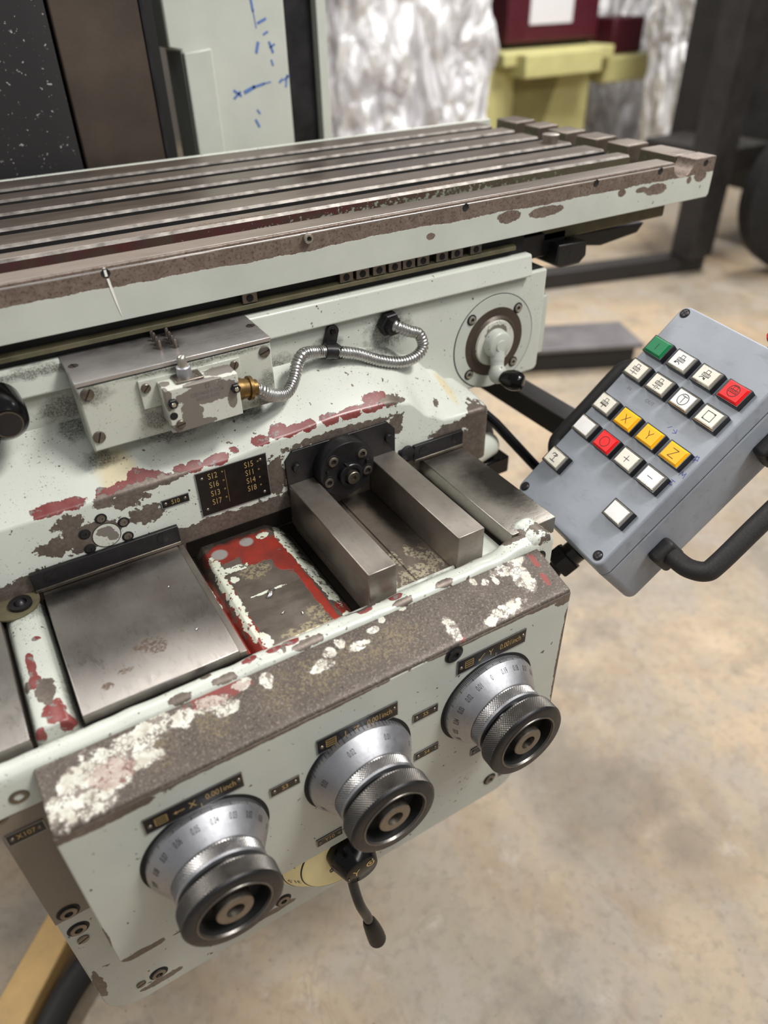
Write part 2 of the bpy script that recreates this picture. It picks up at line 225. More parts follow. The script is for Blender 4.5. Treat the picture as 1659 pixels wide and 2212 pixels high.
g = G('table_channel'); n = g.no(40, 5, .65)
col = g.mx(g.st(n, .3, .7), C('#4b1d1f'), C('#3c2a26')); col = g.mx(g.st(g.xyz()[0], .45, .75), col, C('#4a4534'))
pt = g.ma('ADD', g.ma('MULTIPLY', g.st(g.xyz()[0], .15, .50), .42), g.ma('MULTIPLY', g.st(g.xyz()[2], 1.313, 1.296), .34)); pt = g.ma('SUBTRACT', pt, g.ma('MULTIPLY', g.st(g.xyz()[0], .62, .9), .30))
mk2 = g.st(g.ma('ADD', pt, g.ma('MULTIPLY', g.ma('SUBTRACT', g.no(150, 4, .65), .5), 2.2)), .58, .62)
col = g.mx(mk2, col, C('#7f8375')); col = g.mx(g.ma('MULTIPLY', g.st(g.no(25, 4, .6), .5, .68), .7), col, C('#3f3a2c'))
M['table_channel'] = g.fin(col, .5, 0.0, mk2, .0005)

g = G('rusty_rail_face')           # bare band of the table front above the paint line, painted below
z = g.xyz()[2]; x_ = g.xyz()[0]
wv = g.ma('MULTIPLY', g.ma('SUBTRACT', g.no(5, 3, .6, st=(1, .0, .0)), .5), .016)
ln_ = g.ma('ADD', g.ma('SUBTRACT', z, 1.2935), g.ma('ADD', wv, g.ma('MULTIPLY', g.ma('SUBTRACT', g.no(160, 4, .6), .5), .004)))
bare = g.st(ln_, -.0002, .0002)
mk3 = g.rag(g.blob([((.93, .36, 1.284), (.022, .02, .008)), ((.90, .36, 1.287), (.012, .02, .004)), ((.72, .36, 1.2835), (.03, .02, .007)), ((.655, .36, 1.286), (.02, .02, .008)), ((1.025, .36, 1.291), (.014, .02, .008)), ((1.0, .36, 1.288), (.005, .02, .005)), ((.53, .36, 1.281), (.006, .02, .004)), ((.86, .36, 1.289), (.008, .02, .006))]), .9, 90, .02)
bare = g.OR(bare, mk3); cp = g.st(g.no(120, 2, .5), .72, .73); bare = g.OR(bare, g.AND(cp, g.st(x_, .75, 1.0)))
rc = g.mx(g.st(g.no(90, 5, .7), .35, .65), C('#6e5f55'), C('#84756b')); rc = g.mx(g.ma('MULTIPLY', g.st(g.no(300, 3, .6), .52, .66), .8), rc, C('#4a3a30'))
pc = g.mx(g.st(g.no(12, 3, .6), .3, .7), C('#bbbeb5'), C('#afb2a9'))
M['rusty_rail_face'] = g.fin(g.mx(bare, pc, rc), g.mf(bare, .32, .5), g.ma('MULTIPLY', bare, .4), g.NOT(bare), .0005)

g = G('concrete_floor'); n = g.no(1.1, 6, .66, dist=.6); n2 = g.no(4.5, 6, .68, dist=.4); n3 = g.no(40, 4, .65); n4 = g.no(2.4, 5, .7, off=(8, 3, 0), dist=.8)
col = g.mx(g.st(n, .40, .60), C('#978b7a'), C('#bba487')); col = g.mx(g.ma('MULTIPLY', g.st(n2, .46, .62), .55), col, C('#a29a92')); col = g.mx(g.ma('MULTIPLY', g.st(n4, .50, .68), .55), col, C('#93775a'))
col = g.mx(g.ma('MULTIPLY', g.st(g.no(3.1, 6, .7, off=(2, 9, 0)), .55, .70), .6), col, C('#6f675e')); col = g.mx(g.ma('MULTIPLY', g.st(n3, .5, .75), .45), col, C('#6a6156'))
col = g.mx(g.ma('MULTIPLY', g.st(g.no(9, 5, .7, off=(1, 2, 0)), .60, .72), .5), col, C('#bdb3a7')); col = g.mx(g.ma('MULTIPLY', g.st(g.vo(26), .07, .04), .6), col, C('#4f4941'))
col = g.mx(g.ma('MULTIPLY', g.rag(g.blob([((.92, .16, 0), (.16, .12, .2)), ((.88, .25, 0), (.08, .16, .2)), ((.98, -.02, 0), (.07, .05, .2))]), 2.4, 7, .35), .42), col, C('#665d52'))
ck = g.no(1.6, 5, .6, off=(3, 3, 0), dist=1.2); col = g.mx(g.ma('MULTIPLY', g.st(g.ma('ABSOLUTE', g.ma('SUBTRACT', ck, .5)), .003, .0005), .22), col, C('#6a6258'))
M['concrete_floor'] = g.fin(col, g.mf(g.st(n2, .3, .7), .42, .7), 0.0, n3, .001)
g = G('crumpled_wrap'); v = g.vo(5, st=(1, 1, .35), feat='DISTANCE_TO_EDGE'); n = g.no(4.5, 3, .55, st=(1, 1, .4), dist=2.0)
M['crumpled_wrap'] = g.fin(g.mx(g.st(n, .40, .60), C('#c6c3c7'), C('#fbfafb')), .3, g.ma('MULTIPLY', g.st(n, .5, .8), .3), g.ma('ADD', g.ma('MULTIPLY', g.st(v, 0, .3), 1.0), n), .06, .9)
g = G('bellows_dust'); f = g.no(150, 3, .6); M['bellows_dust'] = g.fin(g.mx(g.st(f, .66, .70), C('#1b191a'), C('#a9a4a0')), .6, 0.0)

# ------------------------------------------------------------------ mesh helper
TX = {}
def text_geo(s):
    if s not in TX:
        cu = bpy.data.curves.new('txt', 'FONT'); cu.body = s; cu.size = 1.0; cu.align_x = 'CENTER'; cu.align_y = 'CENTER'; cu.resolution_u = 3; cu.offset = 0.0
        o = bpy.data.objects.new('txt', cu); COL.objects.link(o); dg = bpy.context.evaluated_depsgraph_get(); me = o.evaluated_get(dg).to_mesh()
        TX[s] = ([(v.co.x, v.co.y) for v in me.vertices], [tuple(p.vertices) for p in me.polygons])
        bpy.data.objects.remove(o); bpy.data.curves.remove(cu)
    return TX[s]
class MB:
    def __init__(s): s.bm = bmesh.new()
    def raw(s, vs, fs):
        v = [s.bm.verts.new(p) for p in vs]
        for f in fs:
            try: s.bm.faces.new([v[i] for i in f])
            except ValueError: pass
        return s
    def box(s, x0, x1, y0, y1, z0, z1):
        v = [(x, y, z) for x in (x0, x1) for y in (y0, y1) for z in (z0, z1)]
        return s.raw(v, [(0, 1, 3, 2), (4, 6, 7, 5), (0, 4, 5, 1), (2, 3, 7, 6), (0, 2, 6, 4), (1, 5, 7, 3)])
    def prism(s, poly, ax, a0, a1):
        f = {'x': lambda p, a: (a, p[0], p[1]), 'y': lambda p, a: (p[0], a, p[1]), 'z': lambda p, a: (p[0], p[1], a)}[ax]
        n = len(poly); vs = [f(p, a0) for p in poly] + [f(p, a1) for p in poly]
        return s.raw(vs, [tuple(range(n)), tuple(range(2 * n - 1, n - 1, -1))] + [(i, i + n, (i + 1) % n + n, (i + 1) % n) for i in range(n)])
    def lathe(s, prof, o, ax, n=48, close=False):
        o = Vector(o); ax = Vector(ax).normalized(); t = Vector((0, 0, 1)) if abs(ax.z) < .9 else Vector((1, 0, 0))
        u = ax.cross(t).normalized(); w_ = ax.cross(u); rings = []
        for a, r in prof:
            if r < 1e-6: rings.append([s.bm.verts.new(o + ax * a)])
            else: rings.append([s.bm.verts.new(o + ax * a + (u * math.cos(2 * math.pi * i / n) + w_ * math.sin(2 * math.pi * i / n)) * r) for i in range(n)])
        for A, B in zip(rings, rings[1:]):
            for i in range(n):
                j = (i + 1) % n; q = [A[i % len(A)], A[j % len(A)], B[j % len(B)], B[i % len(B)]]; q2 = []
                for e in q:
                    if e not in q2: q2.append(e)
                if len(q2) > 2:
                    try: s.bm.faces.new(q2)
                    except ValueError: pass
        return s
    def cyl(s, p0, p1, r0, r1=None, n=24):
        p0, p1 = Vector(p0), Vector(p1); L = (p1 - p0).length
        return s.lathe([(0, 0), (0, r0), (L, r0 if r1 is None else r1), (L, 0)], p0, p1 - p0, n)
    def ball(s, c, r, n=20, sc=(1, 1, 1)):
        t = bmesh.ops.create_uvsphere(s.bm, u_segments=n, v_segments=n // 2, radius=r)
        for v in t['verts']: v.co = Vector((v.co.x * sc[0], v.co.y * sc[1], v.co.z * sc[2])) + Vector(c)
        return s
    def tube(s, pts, r, n=12, cap=True):
        pts = [Vector(p) for p in pts]; rr = r if isinstance(r, list) else [r] * len(pts); rings = []; u = None
        for i, p in enumerate(pts):
            d = (pts[min(i + 1, len(pts) - 1)] - pts[max(i - 1, 0)]).normalized()
            if u is None: u = d.cross(Vector((0, 0, 1)) if abs(d.z) < .9 else Vector((1, 0, 0))).normalized()
            u = (u - d * u.dot(d)).normalized(); w_ = d.cross(u)
            rings.append([s.bm.verts.new(p + (u * math.cos(2 * math.pi * k / n) + w_ * math.sin(2 * math.pi * k / n)) * rr[i]) for k in range(n)])
        for A, B in zip(rings, rings[1:]):
            for i in range(n): s.bm.faces.new((A[i], A[(i + 1) % n], B[(i + 1) % n], B[i]))
        if cap: s.bm.faces.new(rings[0][::-1]); s.bm.faces.new(rings[-1])
        return s
    def text(s, st, size, o, ux, uy, wx=1.0):
        V, F = text_geo(st); o, ux, uy = Vector(o), Vector(ux), Vector(uy)
        return s.raw([o + ux * (x * size * wx) + uy * (y * size) for x, y in V], F)
    def bar(s, p, q, wd, nrm, h=.0004):     # thin raised stroke from p to q
        p, q, nrm = Vector(p), Vector(q), Vector(nrm).normalized(); d = (q - p).normalized(); t = d.cross(nrm).normalized() * wd / 2; d = d * wd / 2; k = nrm * h
        b = [p - d + t, q + d + t, q + d - t, p - d - t]
        return s.raw([x for x in b] + [x + k for x in b], [(4, 5, 6, 7), (0, 1, 5, 4), (1, 2, 6, 5), (2, 3, 7, 6), (3, 0, 4, 7)])
def smooth_path(pts, m=8):
    P = [Vector(p) for p in pts]; P = [P[0] * 2 - P[1]] + P + [P[-1] * 2 - P[-2]]; out = []
    for i in range(1, len(P) - 2):
        for k in range(m):
            t = k / m; a, b, c, d = P[i - 1:i + 3]
            out.append(.5 * ((2 * b) + (c - a) * t + (2 * a - 5 * b + 4 * c - d) * t * t + (3 * b - a - 3 * c + d) * t ** 3))
    return out + [P[-2]]
def root_of(o):
    while o.parent: o = o.parent
    return o
def mk(name, mb, mat, parent=None, bev=0, seg=2, ang=38, kind=None, flat=False, recalc=True):
    bm = mb.bm
    if recalc: bmesh.ops.recalc_face_normals(bm, faces=bm.faces)
    me = bpy.data.meshes.new(name)
    if parent is None:
        xs = [v.co for v in bm.verts]; o0 = Vector(((min(v.x for v in xs) + max(v.x for v in xs)) / 2, (min(v.y for v in xs) + max(v.y for v in xs)) / 2, min(v.z for v in xs)))
    else:
        r = root_of(parent); o0 = Vector((0, 0, 0)) if r.get('_local') else Vector(r.location)
    for v in bm.verts: v.co -= o0
    bm.to_mesh(me); bm.free()
    if not flat:
        for p in me.polygons: p.use_smooth = True
        me.set_sharp_from_angle(angle=R(ang))
    me.materials.append(M[mat] if isinstance(mat, str) else mat)
    o = bpy.data.objects.new(name, me); COL.objects.link(o)
    if parent is None: o.location = o0
    else: o.parent = parent
    if bev:
        b = o.modifiers.new('bevel', 'BEVEL'); b.width = bev; b.segments = seg; b.limit_method = 'ANGLE'; b.angle_limit = R(40)
    if kind: o['kind'] = kind
    return o
def tag(o, label, cat, group=None):
    o['label'] = label; o['category'] = cat
    if group: o['group'] = group
    return o
def thing(name, label, cat, loc=(0, 0, 0), group=None):
    o = bpy.data.objects.new(name, None); COL.objects.link(o); o.location = loc; o.empty_display_size = .02
    return tag(o, label, cat, group)
NY = (0, -1, 0)
def slot_screw(c, r, ax, parent, mat='worn_bolt', ang=.5, h=.002, name='screw'):
    c, ax = Vector(c), Vector(ax).normalized(); m = MB().lathe([(0, 0), (0, r), (h * .7, r), (h, r * .85), (h, 0)], c, ax, 20); o = mk(name, m, mat, parent)
    t = ax.cross(Vector((0, 0, 1)) if abs(ax.z) < .9 else Vector((1, 0, 0))).normalized(); u = ax.cross(t); d = (t * math.cos(ang) + u * math.sin(ang)) * r * .85
    return o, MB().bar(c + ax * h - d, c + ax * h + d, r * .22, ax, .0002)
def screws(L, ax, parent, mat='worn_bolt', h=.002):
    slots = MB()
    for i, (c, r, a) in enumerate(L):
        o, s = slot_screw(c, r, ax, parent, mat, a, h); me = bpy.data.meshes.new('t'); s.bm.to_mesh(me); slots.bm.from_mesh(me); bpy.data.meshes.remove(me); s.bm.free()
    mk('screw_slot', slots, 'black_gap', parent, kind='stuff')
def socket_bolt(c, r, ax, parent, name='socket_bolt', mat='worn_bolt', ring=True, h=.003):
    c, ax = Vector(c), Vector(ax).normalized()
    if ring: mk('counterbore', MB().lathe([(0, r * 1.0), (.0003, r * 1.38), (.0006, r * 1.36), (.0007, r * .9)], c, ax, 24), 'black_gap', parent)
    b = mk(name, MB().lathe([(0, 0), (0, r), (h * .8, r), (h, r * .88), (h, r * .52), (h * .3, r * .5), (h * .3, 0)], c, ax, 24), mat, parent)
    mk('hex_socket', MB().lathe([(h * .35, 0), (h * .35, r * .49)], c, ax, 6), 'black_gap', b if b.parent is None or b.parent.parent is None else parent)

# ------------------------------------------------------------------ the room
fl = mk('floor', MB().box(-6, 14, -6, 14, -.1, 0), 'concrete_floor', kind='structure')
mk('wall_back', MB().box(-6, 14, 9.0, 9.2, 0, 4.6), 'wall_paint', kind='structure')
mk('wall_right', MB().box(12.0, 12.2, -6, 9.0, 0, 4.6), 'wall_paint', kind='structure')

# ------------------------------------------------------------------ machine base / pedestal hidden under the knee
bs = thing('machine_pedestal', 'pale green cast pedestal standing on the floor under the knee of the milling machine', 'machine base', (.2, .75, 0))
mk('pedestal', MB().box(-.06, .44, .62, .90, 0, .55), 'paint_plain', bs, .01)
mk('foot_plate', MB().box(-.12, .5, .58, .94, 0, .06), 'paint_plain', bs, .006)

# ------------------------------------------------------------------ knee: flange, rim, ridges, recesses
kn = thing('knee_casting', 'pale green knee casting with chipped rim carrying the dial housing', 'machine casting', (.2, .065, .5))
def rrect(x0, x1, z0, z1, r, n=6, corners=(1, 1, 1, 1)):
    p = []
    for (cx_, cz_, a0), on in zip(((x1 - r, z1 - r, 0), (x0 + r, z1 - r, 90), (x0 + r, z0 + r, 180), (x1 - r, z0 + r, 270)), corners):
        if on: p += [(cx_ + r * math.cos(R(a0 + 90 * i / n)), cz_ + r * math.sin(R(a0 + 90 * i / n))) for i in range(n + 1)]
        else: p.append((cx_ + (r if a0 in (0, 270) else -r), cz_ + (r if a0 in (0, 90) else -r)))
    return p
mk('flange', MB().prism(rrect(-.126, .514, .508, .99, .045, 6, (0, 0, 1, 1)), 'y', .065, .095), 'paint_flange', kn, .003)
mk('flange_shade', MB().box(-.1262, -.081, .0640, .0655, .7575, .955), 'flange_shade', kn, .0004)  # thin brown sheet paints the shade on the upper left flange
mk('knee_body', MB().box(-.12, .50, .095, .60, .55, .972), 'paint_plain', kn)
prof = [(.062, .955), (.062, .992), (.0635, .998), (.067, 1.0015), (.072, 1.003), (.079, 1.002), (.084, .9985), (.088, .993), (.094, .984), (.105, .975), (.105, .955)]
m = MB(); ns = 160; rings = []
for i in range(ns + 1):
    x = -.30 + (.492 + .30) * i / ns; k = .0014 * mnoise.noise((x * 40, 0, 3)); e = max(0, min(1, (x - .43) / .04)) * .006
    rings.append([m.bm.verts.new((x, y + k * .8 + (.004 * e / .006 if y > .07 else 0), z + (k + e if z > .98 else 0))) for y, z in prof])
for A, B in zip(rings, rings[1:]):
    for j in range(len(prof) - 1): m.bm.faces.new((A[j], A[j + 1], B[j + 1], B[j]))
m.bm.faces.new(rings[0]); m.bm.faces.new(rings[-1][::-1])
mk('front_rim', m, 'paint_rim', kn, ang=60)
mk('corner_lug', MB().prism(rrect(.476, .518, .90, 1.014, .02, 6, (1, 1, 0, 0)), 'y', .063, .105), 'paint_rim', kn, .006, 3)
# ridge left of the big ground plate
m = MB().prism([(-.0725, .955), (-.0725, .994), (-.068, 1.004), (-.060, 1.0075), (-.045, 1.0075), (-.039, 1.005), (-.0292, .985), (-.0292, .955)], 'y', .094, .285)
mk('ridge', m, 'paint_ridge', kn, .0025, 3)
m = MB().prism([(.1335, .955), (.1335, .983), (.140, .976), (.1445, .984), (.151, .9905), (.236, .9905), (.243, .986), (.2635, .972), (.275, .972), (.275, .955)], 'y', .092, .289)
mk('worn_pad', m, 'worn_red_pad', kn, .0015)
mk('recess_floor', MB().prism([(.307, .955), (.307, .984), (.345, .984), (.346, .9858), (.393, .9858), (.393, .955)], 'y', .0935, .292), 'oily_recess', kn)
mk('bar_seat', MB().box(.2738, .3092, .0885, .289, .955, .9868), 'oily_recess', kn); mk('bar_seat', MB().box(.3908, .4275, .0885, .289, .955, .9868), 'oily_recess', kn)
mk('recess_lip', MB().box(.308, .3905, .0905, .0945, .955, .9945), 'paint_rim', kn, .001)
mk('side_groove', MB().prism([(.426, .955), (.426, .990), (.44, .986), (.49, .980), (.49, .955)], 'y', .092, .289), 'paint_ridge', kn, .002)
mk('oil_cup', MB().lathe([(0, 0), (0, .026), (.002, .026), (.002, .0)], (-.058, .28, 1.0071), (0, 0, 1), 32), 'olive_grime', kn)
mk('oil_nipple', MB().lathe([(0, 0), (0, .012), (.004, .012), (.004, .007), (.002, .006), (.006, .004), (.008, 0)], (-.052, .274, 1.009), (0, 0, 1), 24), 'dark_steel', kn)
for x, z, r in ((-.0976, .9736, .0085), (-.1101, .770, .0085), (-.1101, .7302, .0085), (-.0595, .5487, .0085), (.1112, .5494, .0085), (.458, .5517, .0085), (.4933, .9797, .0085)):
    socket_bolt((x, .0638 if x < -.09 and z > .76 else (.0652 if x < .47 else .0632), z), r, NY, kn, mat='worn_bolt')
screws([((-.1108, .0650, .7069), .0065, .4), ((-.0819, .065, .5479), .006, .3), ((.4805, .065, .5509), .006, .4), ((.5046, .063, .962), .005, .5), ((-.118, .065, .952), .005, .3)], NY, kn)

# ground plates and bars
def plate(name, lab, x0, x1, y0, y1, z0, z1, mat, bev=.0008, cat='machine way', group=None):
    o = mk(name, MB().box(x0, x1, y0, y1, z0, z1), mat, None, bev); return tag(o, lab, cat, group)
t = thing('slideway_plate', 'wide ground steel slideway plate with a rust stain behind the left dial', 'slideway', (.05, .19, .985))
mk('plate', MB().box(-.0285, .1245, .0885, .2885, .985, 1.008), 'ground_steel', t, .0009)
mk('side_step', MB().box(.1245, .1325, .0890, .2885, .985, 1.0035), 'bar_steel', t, .0006)
plate('slideway_plate', 'ground steel slideway plate cut by the left frame edge', -.24, -.0745, .0885, .2885, .985, 1.008, 'ground_steel', .0009, 'slideway')
plate('slideway_plate', 'narrow ground steel slideway plate at the right end beside the push-button box', .4715, .5395, .0885, .2885, .984, 1.008, 'plate_steel', .0009, 'slideway')
plate('guide_bar', 'left raised square steel guide bar ending above the middle dial', .2738, .3088, .0872, .2868, .9870, 1.0382, 'bar_steel', .0011, 'guide bar', 'raised guide bars either side of the recess')
plate('guide_bar', 'right raised square steel guide bar next to the narrow slideway plate', .391, .4275, .0876, .2868, .9870, 1.0382, 'bar_steel', .0011, 'guide bar', 'raised guide bars either side of the recess')
def seam(n, m): return mk(n, m, 'seam_black', kn)  # near-black strips filling the gaps beside plates, pad and bars
seam('dark_seam', MB().box(.1362, .2735, .2885, .2899, .980, 1.0025)); seam('dark_seam', MB().box(.2640, .2742, .0915, .289, .960, .9738))
seam('dark_seam', MB().box(-.031, .136, .0868, .0892, .960, .9965)); seam('dark_seam', MB().box(-.031, -.0284, .089, .289, .960, .9935)); seam('dark_seam', MB().box(.1322, .1362, .091, .289, .960, .9815))
seam('dark_seam', MB().box(-.0748, -.0715, .089, .289, .960, .9955)); seam('dark_seam', MB().box(.467, .4745, .09, .289, .960, .9835)); seam('dark_seam', MB().box(.134, .274, .278, .2895, .955, .9775))
# metal chips lying about
def chip(x, y, z, s, a, lab):
    m = MB(); P = []
    for i in range(7):
        t_ = i / 6 * 2 - 1; P.append((t_ * s, .25 * s * math.sin(t_ * 3), .3 * s * (1 - t_ * t_)))
    vs = []; wd = s * .35
    for p in P:
        for sgn in (-1, 1):
            q = Vector((p[0], p[1] + sgn * wd * (1 - .5 * abs(p[0] / s)), p[2] + .0003)); q.rotate(Matrix.Rotation(a, 3, 'Z')); vs.append(q + Vector((x, y, z)))
    m.raw(vs, [(2 * i, 2 * i + 1, 2 * i + 3, 2 * i + 2) for i in range(6)]); o = mk('metal_chip', m, 'swarf'); k = o.modifiers.new('s', 'SOLIDIFY'); k.thickness = .0003
    tag(o, lab, 'metal chip', 'loose metal chips')
chip(.191, .1665, .991, .0085, .5, 'largest curled silver chip on the worn red pad')
chip(.190, .131, .991, .003, .1, 'tiny silver chip at the middle of the worn red pad')
chip(.208, .120, .991, .003, 1.0, 'tiny curved chip near the front right of the worn red pad')
chip(.0935, .219, 1.0085, .0025, .8, 'small chip near the back right of the wide slideway plate')
chip(.098, .139, 1.0085, .0025, .2, 'small chip near the front right of the wide slideway plate')

# ------------------------------------------------------------------ dial housing (hollow, open below)
ho = thing('dial_housing', 'pale green dial housing with worn brown top across the machine front', 'machine housing', (.2, .03, .7355))
hp = rrect(-.079, .489, .7355, .9775, .014, 5, (0, 0, 1, 1))
mk('front_plate', MB().prism(hp, 'y', 0.0, .010), 'paint_panel', ho, .0016)
mk('side_wall', MB().box(-.0785, -.070, .0102, .064, .74, .977), 'paint_plain', ho)
mk('side_wall', MB().box(.480, .4885, .0102, .064, .74, .977), 'paint_plain', ho)
m = MB(); yz = [(0.0005, .9765), (.0015, .9795), (.004, .9812), (.010, .9826), (.055, .9972), (.0625, .9985), (.0625, .975), (.0005, .975)]
m.prism(yz, 'x', -.0785, .4885); mk('worn_top', m, 'worn_housing_top', ho, .003, 3, 50)
socket_bolt((.3255, -.0001, .9684), .0085, NY, ho, 'plug_bolt', 'dark_steel')

# ------------------------------------------------------------------ nameplates
def nameplate(lab, x0, x1, z0, z1, y, parts, rivets, name='nameplate', grp='black engraved label plates'):
    t = thing(name, lab, 'label plate', ((x0 + x1) / 2, y, z0), grp)
    mk('plate', MB().box(x0, x1, y - .0012, y, z0, z1), 'plate_black', t, .0003)
    e = MB(); w_ = .0006; yy = y - .0012
    for a, b in (((x0, z1), (x1, z1)), ((x0, z0), (x1, z0)), ((x0, z0), (x0, z1)), ((x1, z0), (x1, z1))): e.bar((a[0], yy, a[1]), (b[0], yy, b[1]), w_, NY, .0001)
    mk('bright_edge', e, 'satin_aluminium', t)
    L = MB(); parts(L, y - .00145)
    if len(L.bm.verts): mk('lettering', L, 'gold_ink', t, flat=True, recalc=False)
    for x, z in rivets: mk('rivet', MB().lathe([(0, 0), (0, .0022), (.0008, .0018), (.0014, .0008), (.0015, 0)], (x, y - .0012, z), NY, 14), 'worn_bolt', t)
    return t
UX, UZ = (1, 0, 0), (0, 0, 1)
def dialplate(lab, x0, z0, letter, arrow):
    x1, z1 = x0 + .0945, z0 + .0215; zc = (z0 + z1) / 2
    def parts(L, y):
        bx0, bx1 = x0 + .010, x0 + .021
        for k in range(4): L.bar((bx0, y, zc - .005 + k * .0033), (bx1, y, zc - .005 + k * .0033), .0007, NY, .0001)
        L.bar((bx1, y, zc - .005), (bx1, y, zc + .005), .0007, NY, .0001); L.bar((bx0, y, zc - .005), (bx0, y, zc + .005), .0007, NY, .0001)
        a, b = arrow; p, q = Vector((x0 + .032 + a[0], y, zc + a[1])), Vector((x0 + .032 + b[0], y, zc + b[1])); L.bar(p, q, .0009, NY, .0001); d = (p - q).normalized()
        for s_ in (.5, -.5):
            e = d.copy(); e.rotate(Matrix.Rotation(s_, 3, 'Y')); L.bar(q, q + e * .003, .0009, NY, .0001)
        L.text(letter, .0125, (x0 + .045, y, zc), UX, UZ, .85); L.bar((x0 + .0525, y, z0 + .001), (x0 + .0525, y, z0 + .006), .0008, NY, .0001)
        L.text('0.001inch', .0118, (x0 + .0725, y, zc + .0005), UX, UZ, .66)
    nameplate(lab, x0, x1, z0, z1, 0.0, parts, ((x0 + .005, zc - .002), (x1 - .004, zc + .002)), 'dial_plate', 'axis label plates above the dials')
dialplate('long black label plate marked X 0.001inch above the left dial', -.0125, .9275, 'X', ((.005, 0), (-.005, 0)))
dialplate('long black label plate marked Z 0.001inch above the middle dial', .1600, .9175, 'Z', ((0, .005), (0, -.005)))
dialplate('long black label plate marked Y 0.001inch above the right dial', .3308, .9325, 'Y', ((.004, .004), (-.004, -.004)))
def small(lab, s, x0, x1, z0, z1, y=0.0, size=.0095):
    zc = (z0 + z1) / 2
    nameplate(lab, x0, x1, z0, z1, y, lambda L, yy: s and L.text(s, size, ((x0 + x1) / 2, yy, zc), UX, UZ, .8), ((x0 + .0045, zc), (x1 - .0045, zc)))
small('small black label plate reading S3 between left and middle dials', 'S3', .1050, .1372, .8877, .9005)
small('small black label plate reading S5 upper right of the middle dial', 'S5', .2744, .3066, .8885, .9015)
small('small black label plate reading S4 lower right of the middle dial', 'S4', .2769, .3095, .8172, .8300)
small('small black label plate mostly hidden behind the right dial', '', .3600, .3925, .7635, .7765)
small('small black label plate reading Y10 below the middle dial', 'Y10', .1459, .1785, .7536, .7665)
small('small black label plate reading X107 on the shaded flange at left', 'X107', -.1235, -.0905, .9135, .9290, .064)
small('small scratched black label plate reading S10 left of the large S12 plate', 'S10', .1190, .1510, 1.0606, 1.0714, .290, .0085)
def bigparts(L, y):
    for i, s_ in enumerate(('S12', 'S16', 'S13', 'S17')):
        L.text(s_, .0112, (.1825, y, 1.0836 - .0120 * i), UX, UZ, .72); L.lathe([(0, .0006), (0, .0011)], (.1945, y, 1.0856 - .0120 * i), NY, 12)
    for i, s_ in enumerate(('S15', 'S11', 'S14', 'S18')):
        L.text(s_, .0112, (.2275, y, 1.0836 - .0112 * i), UX, UZ, .72); L.lathe([(0, .0006), (0, .0011)], (.2390, y, 1.0846 - .0112 * i), NY, 12)
    L.bar((.1975, y, 1.042), (.1975, y, 1.087), .0003, NY, .00005)
nameplate('large black label plate listing S12 to S18 on the worn front wall', .1623, .2502, 1.0320, 1.0922, .290, bigparts, ((.1695, 1.0835), (.2425, 1.0855), (.1695, 1.040), (.2425, 1.039)))

